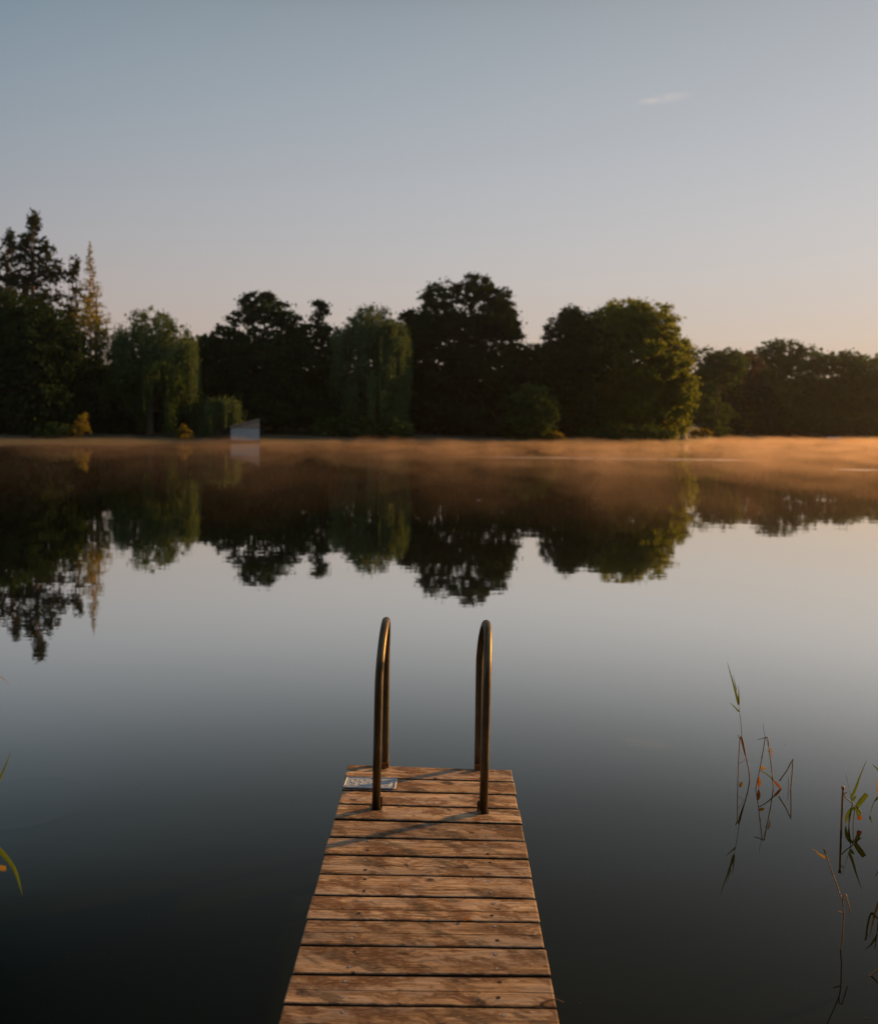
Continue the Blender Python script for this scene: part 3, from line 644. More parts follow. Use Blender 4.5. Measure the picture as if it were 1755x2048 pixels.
    hh = mth(t, 'ADD', hh, mth(t, 'MULTIPLY', g2, 0.8))
    t.links.new(hh, b.inputs['Height']); t.links.new(b.outputs[0], p.inputs['Normal'])
    t.links.new(p.outputs[0], o.inputs[0]); return m
M['wood'] = woodmat('weathered_plank')
M['screw'] = principled('zinc_screw', (0.50, 0.54, 0.60), 0.45, 0.5, vary=0.2, scale=80)
M['gap_shade'] = principled('board_edge_gap_shade', (0.030, 0.020, 0.013), 0.9, vary=0.3, scale=20)  # shade of the board gaps, painted as near-black colour on the plank sides
M['hole'] = principled('dark_recess', (0.02, 0.016, 0.014), 0.8)

# gap rows measured at the left and the right deck edge, and gap thickness in px
rowsL = [1529, 1554, 1580, 1607.5, 1637.5, 1673, 1709, 1747, 1789.5, 1838, 1890, 1947, 2007.5, 2076, 2153, 2240]
rowsR = [1540, 1563.5, 1589.5, 1617.5, 1648, 1682.3, 1717.3, 1755.3, 1797, 1844.5, 1895.5, 1952.5, 2015.5, 2085, 2163, 2251]
gapL = [0, 2.6, 2.6, 2.8, 4.8, 3.4, 3.2, 2.6, 4.2, 3.2, 4.6, 5.6, 5.2, 4, 5, 5]
gapR = [0, 2.4, 3.0, 2.8, 3.8, 3.0, 4.6, 2.8, 4.0, 3.6, 4.2, 6.6, 4.4, 4, 5, 5]
eL = lambda y: np.interp(y, [1529, 1789, 2004, 2400], [697, 626, 568, 461])
eR = lambda y: np.interp(y, [1540, 1795, 2017, 2400], [1022, 1069.6, 1112, 1184])
grooves = {6: .46, 8: .40, 9: .47, 11: .46, 12: .42, 13: .5}
jet = root('jetty', (PE.x, PE.y - 0.6, 0), 'narrow weathered plank jetty running out over the still water', 'jetty')
TH = 0.028
lasts = None
def plank(c4, idx):
    """c4: far-left, far-right, near-right, near-left corners on the deck plane"""
    fl, fr, nr, nl_ = c4
    cen = (fl + fr + nr + nl_) / 4
    us = [0, .004] + [k_ / 44 for k_ in range(1, 44)] + [.996, 1]; nx = len(us) - 1; width = ((fl - nl_).length + (fr - nr).length) / 2
    # profile across the board: v (0 near .. 1 far), height
    prof = [(0.0, -TH), (0.0, -0.0035), (0.010, -0.0010), (0.03, 0.0), (0.25, 0.0004)]
    gq = grooves.get(idx)
    if gq: prof += [(gq - .012, 0.0004), (gq, -0.005), (gq + .012, 0.0002)]
    else: prof += [(0.5, 0.0006)]
    prof += [(0.75, 0.0004), (0.97, 0.0), (0.990, -0.0010), (1.0, -0.0035), (1.0, -TH)]
    V = []; Fc = []; k = len(prof)
    twist = random.uniform(-0.0015, 0.0015); ph = random.uniform(0, 9)
    for i in range(nx + 1):
        u = us[i]
        endr = 0.0025 if i in (0, nx) else 0
        a = nl_.lerp(nr, u); b = fl.lerp(fr, u)
        wob = (math.sin(u * 7 + ph) + 0.6 * math.sin(u * 17 + ph * 2)) * 0.0007 + random.uniform(-.0003, .0003)
        wob2 = (math.sin(u * 6 + ph * 3) + 0.6 * math.sin(u * 19 + ph)) * 0.0007 + random.uniform(-.0003, .0003)
        for (q, hz) in prof:
            p = a.lerp(b, q); p = p + Vector((0, wob if q < .5 else wob2, 0))
            p.z += hz - (endr if hz > -TH else 0) + twist * (u - .5) * 2 * (q - .5) * 2
            V.append(p)
    for i in range(nx):
        for j in range(k - 1): Fc.append((i*k+j, (i+1)*k+j, (i+1)*k+j+1, i*k+j+1))
        Fc.append((i*k+k-1, (i+1)*k+k-1, (i+1)*k, i*k))
    Fc.append(tuple(range(k))); Fc.append(tuple(nx*k + j for j in reversed(range(k))))
    o_ = mesh('plank', V, Fc, M['wood'], jet, loc=cen); o_.data.materials.append(M['gap_shade'])
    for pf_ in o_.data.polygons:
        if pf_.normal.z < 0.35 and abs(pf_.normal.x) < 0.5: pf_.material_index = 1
    return o_, cen, width

plank_objs = []
nrow = len(rowsL)
corn = []
for i in range(nrow - 1):
    yl0 = rowsL[i] + gapL[i] / 2; yl1 = rowsL[i+1] - gapL[i+1] / 2; yr0 = rowsR[i] + gapR[i] / 2; yr1 = rowsR[i+1] - gapR[i+1] / 2
    jl = random.uniform(-1.6, 1.6); jr = random.uniform(-1.6, 1.6)
    corn.append([deck(eL(yl0) + jl, yl0), deck(eR(yr0) + jr, yr0), deck(eR(yr1) + jr, yr1), deck(eL(yl1) + jl, yl1)])
# more planks of the same width back to the bank
last = corn[-1]; step = Vector((0.0, -0.146, -0.146 * SL)); drift = Vector((0, 0, 0))
lw_ = (last[1] - last[0]).length
for i in range(10):
    base = [p.copy() for p in corn[-1]]
    corn.append([Vector(p) + step for p in base])
def screw_at(p, parent, r=0.0048, dark=False):
    mb = MB(); seg = 12; V = [p + Vector((0, 0, 0.0012))] 
    for rr_, hz in ((r * .35, -0.0006), (r * .5, 0.0016), (r, 0.0016), (r * 1.45, 0.0009)):
        for q in range(seg): V.append(p + Vector((math.cos(q * 6.283 / seg) * rr_, math.sin(q * 6.283 / seg) * rr_, hz)))
    Fq = [(0, 1 + q, 1 + (q + 1) % seg) for q in range(seg)]
    for rI in range(3):
        for q in range(seg): Fq.append((1 + rI*seg + q, 1 + (rI+1)*seg + q, 1 + (rI+1)*seg + (q+1) % seg, 1 + rI*seg + (q+1) % seg))
    mb.add(V, Fq); so_ = mb.build('screw', M['hole'] if dark else M['screw'], parent, loc=p); so_.data.materials.append(M['hole'])
    for k_, pf_ in enumerate(so_.data.polygons):
        if k_ < seg or k_ >= 3 * seg: pf_.material_index = 1
for idx, c4 in enumerate(corn):
    o_, cen, wd = plank(c4, idx); plank_objs.append(o_)
    if idx < nrow - 1:
        fl, fr, nr, nl_ = c4
        for u in (0.215, 0.80):
            for q in (0.22, 0.78):
                uu = u + random.uniform(-.012, .012); qq = q + random.uniform(-.05, .05)
                p = nl_.lerp(nr, uu).lerp(fl.lerp(fr, uu), qq)
                screw_at(p, o_, dark=random.random() < 0.3)
# stringers and piles
pf = corn[0]; pn = corn[-1]
for u in (0.2, 0.8):
    a = pf[0].lerp(pf[1], u); b = pn[3].lerp(pn[2], u); a = a + (b - a).normalized() * 0.02
    mb = MB(); V = []
    for p in (a, b):
        zt = p.z - TH - 0.001
        for (dx_, z_) in ((-.025, zt - .13), (.025, zt - .13), (.025, zt), (-.025, zt)): V.append((p.x + dx_, p.y, z_))
    mb.add(V, [(3,2,1,0),(4,5,6,7),(0,1,5,4),(1,2,6,5),(2,3,7,6),(3,0,4,7)]); mb.build('stringer', M['dark_wood'], jet)
    for q in (0.06, 0.55):
        p = a.lerp(b, q); mb = MB(); mb.tube([(p.x + (.055 if u < .5 else -.055), p.y, -1.2), (p.x + (.055 if u < .5 else -.055), p.y, p.z - TH - .002)], .028, 12); mb.build('pile', M['dark_wood'], jet, True)

# ------------------------------------------------------------------ ladder
m, t, o = mat('galvanised_tube'); M['tube'] = m
tcn = nd(t, 'ShaderNodeTexCoord').outputs['Object']
n1 = noise(t, tcn, 14, 5, 0.6); n2 = noise(t, tcn, 90, 4, 0.7); sz = nd(t, 'ShaderNodeSeparateXYZ'); t.links.new(tcn, sz.inputs[0])
c = ramp(t, n1, [(0.3, (0.075, 0.062, 0.043, 1)), (0.7, (0.13, 0.112, 0.082, 1))])
c = mixc(t, mth(t, 'MULTIPLY', mth(t, 'SUBTRACT', n2, 0.56, clamp=True), 5.0, clamp=True), c, (0.16, 0.10, 0.05, 1))
p = nd(t, 'ShaderNodeBsdfPrincipled'); t.links.new(c, p.inputs['Base Color']); p.inputs['Metallic'].default_value = 1.0
t.links.new(mth(t, 'ADD', 0.36, mth(t, 'MULTIPLY', n2, 0.20)), p.inputs['Roughness'])
b = nd(t, 'ShaderNodeBump'); b.inputs['Strength'].default_value = 0.15; b.inputs['Distance'].default_value = 0.002; t.links.new(n2, b.inputs['Height']); t.links.new(b.outputs[0], p.inputs['Normal'])
t.links.new(p.outputs[0], o.inputs[0])
M['rust'] = principled('rusty_steel', (0.17, 0.07, 0.025), 0.8, vary=0.5, scale=60)
TR = 0.0185
lad = root('swim_ladder', (PE.x, PE.y - .25, ZE), 'steel bathing ladder with two tall hooped handrails at the jetty end', 'ladder')
lower = []
for (fb_, tp_, bb_) in (((752, 1617), (771, 1237), (770, 1533)), ((966, 1625), (973.5, 1243), (955.5, 1541))):
    pF = deck(*fb_); pB = deck(*bb_); pB.y = PE.y + 0.032 + (0.0 if bb_[0] < 800 else -0.012); pB.x = atY(bb_[0], bb_[1], pB.y).x
    Ym = (pF.y + pB.y) / 2; top = atY(tp_[0], tp_[1] + 7, Ym); R_ = (pB.y - pF.y) / 2
    pts = [pF + Vector((0, 0, 0.0)), pF.lerp(Vector((pF.x, pF.y, top.z)), 0.5)]
    zc = top.z - R_
    tx = top.x; xl = pF.x + .35 * (tx - pF.x)
    for i in range(25):
        q = i / 24; a = math.pi * q
        yy = Ym - math.cos(a) * R_; zz = zc + math.sin(a) * R_
        x_e = xl if q < .5 else pB.x; xx = x_e + (tx - x_e) * math.sin(a) ** 1.6
        pts.append(Vector((xx, yy, zz)))
    pts += [Vector((pB.x, pB.y, ZE + .12)), Vector((pB.x, pB.y, ZE - .3)), Vector((pB.x, pB.y + .04, -0.9))]
    # resample the straight first leg so that it follows the lean
    lean = pts[2] - pts[0]; pts[1] = pts[0] + lean * .5
    mb = MB(); mb.tube(pts, TR, 20); r_ = mb.build('handrail', M['tube'], lad, True)
    lower.append(pts[-2:])
    # welded foot plate and the bracket at the jetty end
    s_ = 1 if fb_[0] < 800 else -1
    mb = MB(); mb.box((pF.x + s_*.010, pF.y + .012, pF.z - .001), (pF.x + s_*.026, pF.y + .020, pF.z + .045)); mb.box((pF.x - .022, pF.y - .016, pF.z - .002), (pF.x + .024, pF.y + .028, pF.z + .003)); mb.build('foot_bracket', M['tube'], lad)
    mb = MB(); mb.box((pB.x - .019, pB.y - .052, ZE + .004), (pB.x + .020, pB.y + .004, ZE + .012)); mb.box((pB.x - .019, pB.y - .056, ZE + .002), (pB.x + .020, pB.y - .0522, ZE + .026)); mb.build('end_bracket', M['rust'], lad)
for zz in (-.05, -.33, -.61):
    l0, l1 = lower; mb = MB(); mb.tube([(l0[0].x, l0[0].y + .02, zz), (l1[0].x, l1[0].y + .02, zz)], .016, 10); mb.build('rung', M['tube'], lad, True)

# ------------------------------------------------------------------ number plate (upside down as seen from here)
M['plate'] = principled('dull_aluminium', (0.40, 0.46, 0.54), 0.55, 0.15, vary=0.15, scale=30, bump=0.1)
TL, TRc, BR, BL = deck(692.5, 1554.6, .004), deck(795, 1557.5, .004), deck(790.5, 1578.5, .004), deck(684.5, 1576, .004)
cenp = (TL + TRc + BR + BL) / 4; ux = ((TRc - TL) + (BR - BL)).normalized(); uy = ((TL - BL) + (TRc - BR)); uy = (uy - ux * uy.dot(ux)).normalized(); uz = ux.cross(uy)
wP = ((TRc - TL).length + (BR - BL).length) / 2; hP = ((TL - BL).length + (TRc - BR).length) / 2
pl = root('number_plate', cenp, 'embossed grey metal number plate lying upside down on the planks', 'number plate')
def rrect(w_, h_, r_, n_=6):
    out = []
    for cx_, cy_, a0 in ((w_/2-r_, h_/2-r_, 0), (-w_/2+r_, h_/2-r_, 90), (-w_/2+r_, -h_/2+r_, 180), (w_/2-r_, -h_/2+r_, 270)):
        for i in range(n_ + 1):
            a = math.radians(a0 + 90 * i / n_); out.append((cx_ + math.cos(a) * r_, cy_ + math.sin(a) * r_))
    return out
loops = [(wP, hP, .012, 0.0), (wP, hP, .012, .003), (wP - .006, hP - .006, .010, .0055), (wP - .012, hP - .012, .008, .0055), (wP - .018, hP - .018, .006, .0025)]
V = []; 
for (a_, b_, r_, h_) in loops:
    for (x_, y_) in rrect(a_, b_, r_): V.append(cenp + ux * x_ + uy * y_ + uz * h_)
k = len(V) // len(loops); Fp = []
for i in range(len(loops) - 1):
    for j in range(k): Fp.append((i*k+j, i*k+(j+1) % k, (i+1)*k+(j+1) % k, (i+1)*k+j))
Fp.append(tuple((len(loops)-1)*k + j for j in range(k)))
mesh('plate', V, Fp, M['plate'], pl)
# numerals: strokes as raised tubes, in plate-upright coordinates, then turned 180 degrees
def arc(cx_, cy_, rx_, ry_, a0, a1, n_=10): return [(cx_ + rx_ * math.cos(math.radians(a0 + (a1 - a0) * i / n_)), cy_ + ry_ * math.sin(math.radians(a0 + (a1 - a0) * i / n_))) for i in range(n_ + 1)]
GL = {'6': [arc(.5, .3, .42, .3, 150, 510, 20), arc(.62, .5, .54, .5, 60, 190, 10)], '8': [arc(.5, .27, .44, .27, 0, 360, 20), arc(.5, .75, .38, .23, 0, 360, 18)],
      '3': [arc(.45, .75, .42, .24, 150, -80, 12), arc(.45, .27, .46, .27, 80, -150, 14)], '5': [[(.88, 1.0), (.15, 1.0), (.10, .55)] + arc(.45, .32, .45, .32, 110, -140, 14)], '.': [arc(.5, .45, .12, .08, 0, 360, 8)]}
gh = hP * .54; gw = wP * .125
for ch, xc in (('6', -.345), ('8', -.165), ('.', .02), ('3', .145), ('5', .325)):
    mb = MB()
    for st in GL[ch]:
        pts = [cenp - ux * (xc * wP + (x_ - .5) * gw) - uy * ((y_ - .5) * gh) + uz * .0015 for (x_, y_) in st]
        mb.tube(pts, .0030, 6)
    mb.build('digit' if ch != '.' else 'dot', M['plate'], pl, True)
for (x_, y_) in ((-.46, -.36), (.46, -.36), (0.03, .38)):
    mb = MB(); c_ = cenp + ux * x_ * wP + uy * y_ * hP + uz * .0015; mb.tube([c_, c_ + uz * .003], .005, 10); mb.build('rivet', M['hole'], pl)

# ------------------------------------------------------------------ litter on the deck
M['dry_leaf'] = leafmat('dry_leaf', (0.30, 0.16, 0.06), (0.45, 0.27, 0.12), 0.3, 30)
M['twig'] = principled('twig', (0.14, 0.085, 0.04), 0.8)
def litter(name, label, px, py, L_, W_, h_, rz, cat='leaf', m_='dry_leaf', curl=.3):
    p = deck(px, py, 0.001); mb = MB(); n_ = 7; V = []; Fq = []
    for i in range(n_):
        q = i / (n_ - 1); s = (q - .5) * L_; wv_ = W_ * math.sin(math.pi * min(.97, max(.04, q))) * random.uniform(.8, 1.1)
        z_ = .0015 + h_ * (q ** 1.5)
        for e in (-1, 0, 1):
            x_ = s * math.cos(rz) - e * wv_ * math.sin(rz); y_ = s * math.sin(rz) + e * wv_ * math.cos(rz)
            V.append(p + Vector((x_, y_, z_ + abs(e) * curl * wv_)))
    for i in range(n_ - 1):
        a = i * 3; Fq += [(a, a+1, a+4, a+3), (a+1, a+2, a+5, a+4)]
    o_ = mesh(name, V, Fq, M[m_], None, loc=p); tag(o_, label, cat); return o_
litter('dry_leaf', 'curled dry leaf propped against the foot of the right handrail', 961, 1626, .03, .011, .045, 1.1)
litter('dry_leaf', 'pale dry leaf scrap on a board gap towards the front', 932, 1842, .024, .010, .012, .3)
litter('dry_leaf', 'tiny pale scrap left of the leaf scrap on the front board gap', 917, 1842, .014, .005, .006, .1)
litter('dry_leaf', 'small orange-brown speck right of the right handrail foot', 997, 1641, .013, .004, .003, 1.3)
# crumbs: scattered sawdust
mb = MB()
for (cx_, cy_, sx_, sy_, n_) in ((800, 1778, 14, 9, 70), (922, 1722, 9, 3, 24), (838, 1838, 34, 3, 40), (735, 1629, 16, 3, 18), (985, 1632, 20, 8, 16)):
    for _ in range(n_):
        p = deck(cx_ + random.gauss(0, sx_ * .6), cy_ + random.gauss(0, sy_ * .6), .001); r_ = random.uniform(.0008, .0022); a = random.uniform(0, 3)
        mb.add([p + Vector((math.cos(a) * r_ * 2, math.sin(a) * r_ * 2, 0)), p + Vector((math.cos(a + 2) * r_, math.sin(a + 2) * r_, 0)), p + Vector((math.cos(a + 4) * r_, math.sin(a + 4) * r_, 0)), p + Vector((0, 0, r_ * 1.2))], [(0, 1, 3), (1, 2, 3), (2, 0, 3)])
cr_ = mb.build('crumbs', M['dry_leaf']); tag(cr_, 'scattered pale crumbs and sawdust on the planks', 'crumbs', None, 'stuff')
p0, p1, p2, p3 = deck(1080, 2008, .003), deck(1096, 2001, .006), deck(1112, 1998, .012), deck(1127, 2005, .004)
mb = MB(); mb.tube([p0, p1, p2, p3], [.0015, .0018, .0014, .0008], 6); o_ = mb.build('twig', M['twig'], None, True, loc=p1); tag(o_, 'thin bent grass twig overhanging the right deck edge at the front', 'twig')

# ------------------------------------------------------------------ reeds
M['stem_brown'] = principled('dry_reed_stem', (0.32, 0.17, 0.07), 0.6, vary=0.4, scale=40)
M['stem_green'] = principled('green_reed_stem', (0.17, 0.16, 0.05), 0.6, vary=0.3, scale=40)
M['blade_green'] = leafmat('reed_blade', (0.060, 0.125, 0.022), (0.11, 0.18, 0.035), 0.40, 12, glow=1.4)
M['blade_orange'] = leafmat('withered_reed_blade', (0.22, 0.085, 0.022), (0.36, 0.20, 0.05), 0.30, 45, glow=1.2)
M['blade_olive'] = leafmat('olive_reed_blade', (0.20, 0.15, 0.04), (0.30, 0.24, 0.07), 0.35, 20)
def reed(label, wpx, wpy, stems, blades, name='reed', group='reeds standing in the water', dY=0.0):
    base = atZ(wpx, wpy); Y = base.y; rt = root(name, (base.x, Y, 0), label, 'reed', group)
    def P(q):
        x_, y_ = q[0], q[1]; off = q[2] if len(q) > 2 else 0; return atY(x_, y_, Y + off)
    for pts, r_, m_ in stems:
        W = [P(q) for q in pts]
        if r_[0] < 0: pass
        W2 = []
        for a, b in zip(W[:-1], W[1:]):
            for i in range(3): W2.append(a.lerp(b, i / 3))
        W2.append(W[-1]); n_ = len(W2); rr_ = [abs(r_[0]) + (r_[1] - abs(r_[0])) * i / (n_ - 1) for i in range(n_)]
        mb = MB(); mb.tube(W2, rr_, 7); mb.build('stem', M[m_], rt, True)
    for pts, w_, m_ in blades:
        W = [P(q) for q in pts]; W2 = []
        for i in range(len(W) - 1):
            p0_ = W[max(i-1, 0)]; p1_ = W[i]; p2_ = W[i+1]; p3_ = W[min(i+2, len(W)-1)]
            for j in range(4):
                u = j / 4; W2.append(0.5 * ((2*p1_) + (-p0_+p2_)*u + (2*p0_-5*p1_+4*p2_-p3_)*u*u + (-p0_+3*p1_-3*p2_+p3_)*u**3))
        W2.append(W[-1]); n_ = len(W2)
        ws = [w_[0] * (math.sin(math.pi * min(1, (i / (n_ - 1)) * (1 - w_[1]) + w_[1] * .5 + .08)) ** .8 + .02) if w_[2] == 'leaf' else (w_[0] * (.7 + .3 * math.sin(3 * i / n_))) for i in range(n_)]
        if w_[2] == 'blade': ws = [w_[0] * min(1, .35 + 3.5 * i / (n_ - 1)) * (1 - (i / (n_ - 1)) ** 1.5) + .0003 for i in range(n_)]
        mb = MB(); mb.blade(W2, ws, .3); mb.build('leaf', M[m_], rt, True)
    return rt
S = 4.453; zx = lambda X, Y_: (1400 + X / S, 1300 + Y_ / S)
q_ = lambda L_: [zx(a, b) for a, b in L_]
reed('tallest reed, bent double with a green shoot rising from the bend', 1476, 1560,
     [(q_([(332, 1250), (333, 1160), (338, 1000), (350, 790), (362, 765)]), (.003, .0024), 'stem_brown'),
      (q_([(438, 1240), (437, 1145), (428, 1060), (400, 930), (375, 800), (362, 765)]), (.0036, .003), 'stem_brown'),
      (q_([(368, 768), (362, 680), (348, 560), (338, 470)]), (.002, .0012), 'stem_green'),
      (q_([(348, 900), (375, 945), (402, 985)]), (.001, .0008), 'stem_brown'), (q_([(338, 1010), (365, 1000), (388, 985)]), (.0013, .0008), 'stem_brown'), (q_([(352, 790), (334, 758)]), (.003, .0025), 'stem_green')],
     [(q_([(338, 490), (318, 400), (280, 260), (236, 105)]), (.0075, 0, 'blade'), 'blade_green'), (q_([(340, 490), (340, 420), (338, 310)]), (.0055, 0, 'blade'), 'blade_green'),
      (q_([(322, 360), (305, 290), (288, 215)]), (.0025, 0, 'blade'), 'blade_green'),
      (q_([(344, 552), (310, 515), (262, 468)]), (.005, 0, 'blade'), 'blade_green'), (q_([(360, 780), (375, 850), (398, 950)]), (.006, 0, 'blade'), 'blade_orange')])
reed('reed bent into a narrow arch, second from the left', 1512, 1577,
     [(q_([(488, 1330), (492, 1230), (530, 1050), (560, 880), (575, 780), (597, 775), (612, 900), (635, 1080), (648, 1235), (650, 1330)]), (.0026, .003), 'stem_brown'),
      (q_([(577, 776), (550, 790), (503, 798)]), (.0026, .0014), 'stem_brown'), (q_([(574, 776), (558, 690), (559, 660)]), (.0013, .0008), 'stem_green'), (q_([(583, 780), (600, 850)]), (.001, .001), 'stem_green'), (q_([(615, 912), (595, 895)]), (.0022, .0014), 'stem_brown')],
     [(q_([(528, 1045), (555, 1050), (582, 1060)]), (.010, 0, 'leaf'), 'blade_olive'), (q_([(516, 1130), (520, 1180), (515, 1236)]), (.010, 0, 'leaf'), 'blade_orange'),
      (q_([(532, 1070), (600, 1115), (655, 1165)]), (.0035, 0, 'flat'), 'blade_green'), (q_([(655, 1165), (690, 1205), (732, 1262)]), (.0075, 0, 'leaf'), 'blade_orange'),
      (q_([(622, 870), (632, 910), (634, 965)]), (.0045, 0, 'leaf'), 'blade_olive'), (q_([(546, 940), (546, 980)]), (.004, 0, 'leaf'), 'blade_olive')])
reed('brown reed stalk snapped into a sharp triangle', 1580, 1578,
     [(q_([(800, 1340), (802, 1238), (815, 1090), (822, 968), (770, 1070), (700, 1168)]), (.0032, .0034), 'stem_brown')], [])
reed('short thin reed stub beside the triangle-shaped stalk', 1575, 1578, [(q_([(781, 1320), (781, 1238), (783, 1130)]), (.0018, .0014), 'stem_brown')], [])
reed('thick brown cut-off reed stalk standing upright at the right', 1681, 1660,
     [(q_([(1247, 1760), (1251, 1603), (1262, 1350), (1268, 1225)]), (.0058, .0052), 'stem_brown'), (q_([(1268, 1236), (1268, 1216)]), (.0085, .0085), 'stem_brown'),
      (q_([(1270, 1285), (1305, 1262)]), (.0022, .0022), 'stem_brown')], [])
reed('leafy green reed with orange-tipped leaf beside the cut-off stalk', 1705, 1650,
     [(q_([(1275, 1290), (1300, 1325), (1345, 1362), (1375, 1385), (1440, 1450)]), (.003, .002), 'stem_green'), (q_([(1352, 1350), (1340, 1440), (1318, 1560), (1312, 1660)]), (.0025, .003), 'stem_green'),
      (q_([(1372, 1400), (1362, 1500), (1350, 1640)]), (.002, .002), 'stem_green'), (q_([(1345, 1340), (1325, 1250), (1290, 1100)]), (.0012, .0005), 'stem_green')],
     [(q_([(1335, 1318), (1375, 1240), (1415, 1130), (1478, 980)]), (.0085, 0, 'blade'), 'blade_green'), (q_([(1385, 1400), (1425, 1345), (1478, 1280)]), (.014, 0, 'flat'), 'blade_green'),
      (q_([(1345, 1345), (1362, 1320), (1390, 1295)]), (.0085, 0, 'leaf'), 'blade_green'), (q_([(1372, 1395), (1330, 1430), (1300, 1490), (1290, 1570)]), (.0105, 0, 'leaf'), 'blade_green'),
      (q_([(1385, 1400), (1400, 1440), (1410, 1475)]), (.011, 0, 'flat'), 'blade_green'), (q_([(1410, 1470), (1413, 1490), (1416, 1512)]), (.0125, 0, 'flat'), 'blade_orange'),
      (q_([(1340, 1440), (1325, 1490), (1318, 1560)]), (.005, 0, 'leaf'), 'blade_olive')])
S2 = 4.944; q2 = lambda L_: [(1400 + a / S2, 1650 + b / S2) for a, b in L_]
reed('long thin orange reed leaning left at the lower right', 1680, 1899,
     [(q2([(1378, 1330), (1383, 1230), (1405, 1080), (1414, 860), (1404, 760), (1300, 470), (1250, 320), (1218, 228)]), (.0032, .0016), 'stem_brown'),
      (q2([(1406, 750), (1410, 700), (1438, 690), (1478, 870)]), (.0022, .002), 'stem_brown'), (q2([(1410, 870), (1338, 850)]), (.0022, .0018), 'stem_brown'), (q2([(1308, 480), (1270, 470)]), (.0012, .0006), 'stem_brown'),
      (q2([(1150, 268), (1090, 230)]), (.0014, .0008), 'stem_brown')],
     [(q2([(1252, 330), (1210, 310), (1120, 255)]), (.005, 0, 'leaf'), 'blade_olive'), (q2([(1240, 290), (1225, 255), (1218, 228)]), (.004, 0, 'leaf'), 'blade_green')])
reed('reed just beyond the right frame edge with leaf tips reaching in', 1772, 1715,
     [([(1772, 1760), (1770, 1700), (1766, 1600), (1763, 1530)], (.004, .002), 'stem_green')],
     [([(1766, 1560), (1755, 1540), (1742, 1528)], (.006, 0, 'blade'), 'blade_green'), ([(1768, 1640), (1757, 1600), (1750, 1550)], (.007, 0, 'blade'), 'blade_olive'), ([(1769, 1690), (1760, 1690), (1751, 1675)], (.005, 0, 'blade'), 'blade_orange'),
      ([(1765, 1590), (1748, 1600), (1738, 1630, -.2), (1745, 1650, -.2)], (.008, 0, 'leaf'), 'blade_green')])
reed('snapped brown reed entering the water at the lower right corner', 1739, 1951, [([(1736, 1953), (1740, 1951), (1757, 1936), (1785, 1900)], (.004, .003), 'stem_brown'), ([(1785, 1900), (1800, 1985)], (.004, .004), 'stem_brown')],
     [([(1790, 1905), (1778, 1880), (1760, 1870)], (.016, 0, 'leaf'), 'blade_green')])
reed('near reed at the left frame edge with a drooping green leaf', -70, 2330,
     [([(-70, 2420), (-64, 2300), (-50, 2000), (-28, 1700), (-24, 1560), (-22, 1420), (-20, 1340)], (.005, .0015), 'stem_green')],
     [([(-27, 1700), (-8, 1694), (12, 1712), (30, 1738), (39, 1765), (45, 1791)], (.0105, 0, 'blade'), 'blade_green'), ([(-28, 1735), (-8, 1734), (13, 1736)], (.0085, 0, 'flat'), 'blade_olive'),
      ([(-25, 1620), (-10, 1580), (6, 1545), (23, 1503)], (.006, 0, 'blade'), 'blade_green'), ([(-22, 1400), (-12, 1352), (4, 1355), (20, 1369)], (.002, 0, 'blade'), 'blade_olive')])
pfl = atZ(1481, 1571); mb = MB(); mb.blade([pfl + Vector((-.012, -.02, .004)), pfl + Vector((0, 0, .006)), pfl + Vector((.014, .03, .012))], [.008, .013, .007], .6, up=Vector((0, 0, 1)))
o_ = mb.build('dry_leaf', M['blade_olive'], None, True, loc=pfl); tag(o_, 'curled brown leaf floating at the foot of the tallest reed', 'leaf')

mb = MB()
for (x_, y_) in [(97, 1635), (775, 1521), (1557, 1996), (640, 1430), (1190, 1780), (380, 1530), (1090, 1480), (1672, 1809)] + [(random.uniform(20, 1740), random.uniform(1300, 2040)) for _ in range(60)]:
    p = atZ(x_, y_, .0015); r_ = random.uniform(.0012, .0032); a = random.uniform(0, 6)
    mb.add([p + Vector((math.cos(a + q) * r_ * e_, math.sin(a + q) * r_, 0)) for q, e_ in ((0, 1.8), (1.6, 1), (3.1, 1.5), (4.7, 1))] + [p + Vector((0, 0, .0015))], [(0, 1, 4), (1, 2, 4), (2, 3, 4), (3, 0, 4)])
o_ = mb.build('floating_specks', M['twig']); tag(o_, 'tiny brown specks of seed and dust floating on the still water', 'specks', None, 'stuff')

# ------------------------------------------------------------------ mist lying on the lake
def mistmat(name, dens, g_=0.55):
    m, t, o = mat(name); pv = nd(t, 'ShaderNodeVolumePrincipled')
    pv.inputs['Color'].default_value = (0.97, 0.92, 0.86, 1); pv.inputs['Density'].default_value = dens; pv.inputs['Anisotropy'].default_value = g_
    t.links.new(pv.outputs[0], o.inputs['Volume']); return m

m, t, o = mat('mist'); M['mist'] = m
pv = nd(t, 'ShaderNodeVolumePrincipled'); pv.inputs['Color'].default_value = (0.94, 0.70, 0.55, 1); pv.inputs['Anisotropy'].default_value = 0.6
tcm = nd(t, 'ShaderNodeTexCoord').outputs['Object']; sm = nd(t, 'ShaderNodeSeparateXYZ'); t.links.new(tcm, sm.inputs[0])
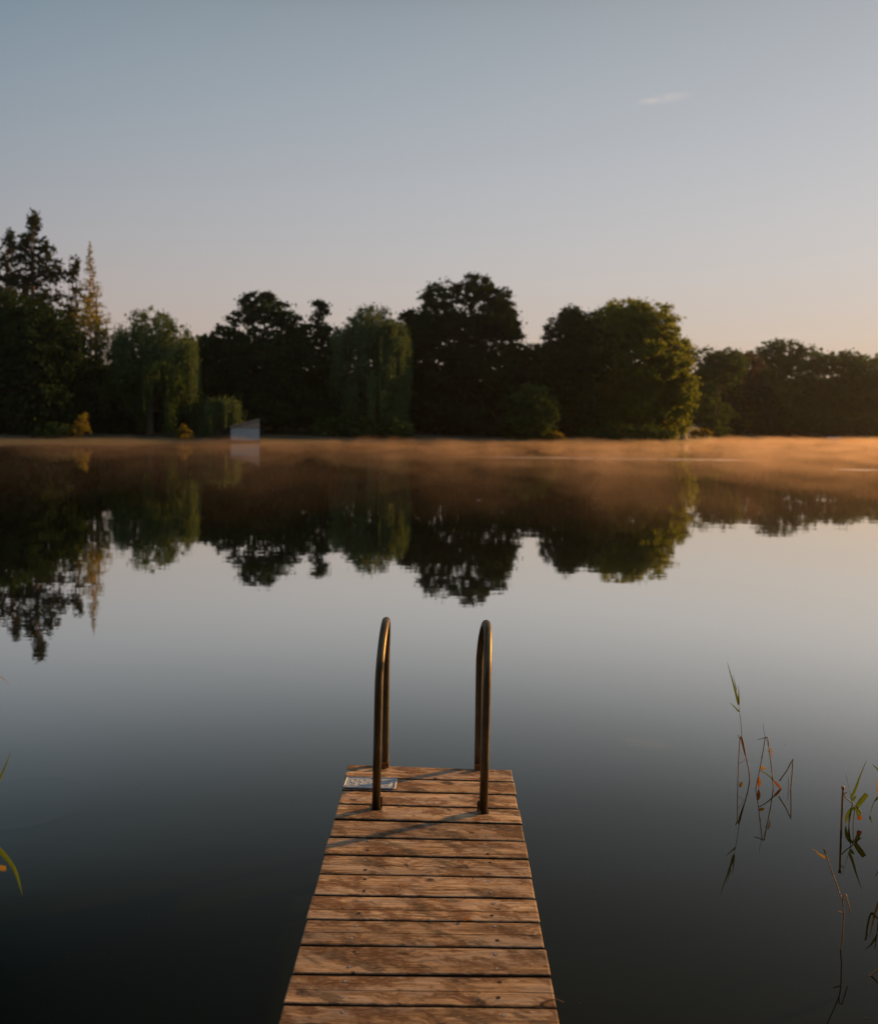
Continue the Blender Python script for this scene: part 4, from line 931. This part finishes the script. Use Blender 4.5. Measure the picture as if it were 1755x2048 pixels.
# thickens with distance from the near shore; the near limit wanders
wob = noise(t, mapping(t, tcm, (0.05, 0.03, 0.0)), 1.0, 3)
yy = mth(t, 'ADD', mth(t, 'ADD', sm.outputs[1], mth(t, 'MULTIPLY', sm.outputs[0], 0.8)), mth(t, 'MULTIPLY', mth(t, 'SUBTRACT', wob, 0.5), 45.0))
f1 = mth(t, 'DIVIDE', mth(t, 'SUBTRACT', yy, 4.0), 70.0, clamp=True)
f1 = mth(t, 'POWER', f1, 1.35)
pat = noise(t, mapping(t, tcm, (0.22, 0.10, 0.25)), 1.0, 5, 0.66)
top = mth(t, 'MULTIPLY', mth(t, 'SUBTRACT', pat, 0.36, clamp=True), 3.2)
zf = mth(t, 'DIVIDE', mth(t, 'SUBTRACT', top, sm.outputs[2]), 0.35, clamp=True)
t.links.new(mth(t, 'MULTIPLY', mth(t, 'MULTIPLY', f1, zf), 0.030), pv.inputs['Density'])
t.links.new(pv.outputs[0], o.inputs['Volume'])
near = [(-75, 26), (-40, 24), (0, 20), (30, 16), (60, 14), (140, 14)]
farp = [(float(p.x), float(p.y)) for p in shore_pts]; farp = [(x_, y_ - 0.4) for x_, y_ in farp if -75 < x_ < 140][::-1]
pts2 = near + farp; n_ = len(pts2); mb = MB()
V = [(x_, y_, .012) for x_, y_ in pts2] + [(x_, y_, .85) for x_, y_ in pts2]
mb.add(V, [tuple(reversed(range(n_))), tuple(range(n_, 2 * n_))] + [(i, (i+1) % n_, n_ + (i+1) % n_, n_ + i) for i in range(n_)])
mist = mb.build('mist', M['mist']); tag(mist, 'low patchy sheet of sunlit mist lying on the far part of the lake', 'mist', None, 'stuff')
sc.cycles.volume_step_rate = 0.3; sc.cycles.volume_max_steps = 96

# ------------------------------------------------------------------ morning air
m, t, o = mat('haze'); pv = nd(t, 'ShaderNodeVolumePrincipled'); pv.inputs['Color'].default_value = (0.95, 0.90, 0.84, 1)
pv.inputs['Density'].default_value = 0.00018; pv.inputs['Anisotropy'].default_value = 0.8; t.links.new(pv.outputs[0], o.inputs['Volume'])
mb = MB(); mb.box((-700, -120, -3.0), (900, 700, 40)); hz = mb.build('haze', m); tag(hz, kind='stuff', label='thin morning air over the lake', cat='haze')
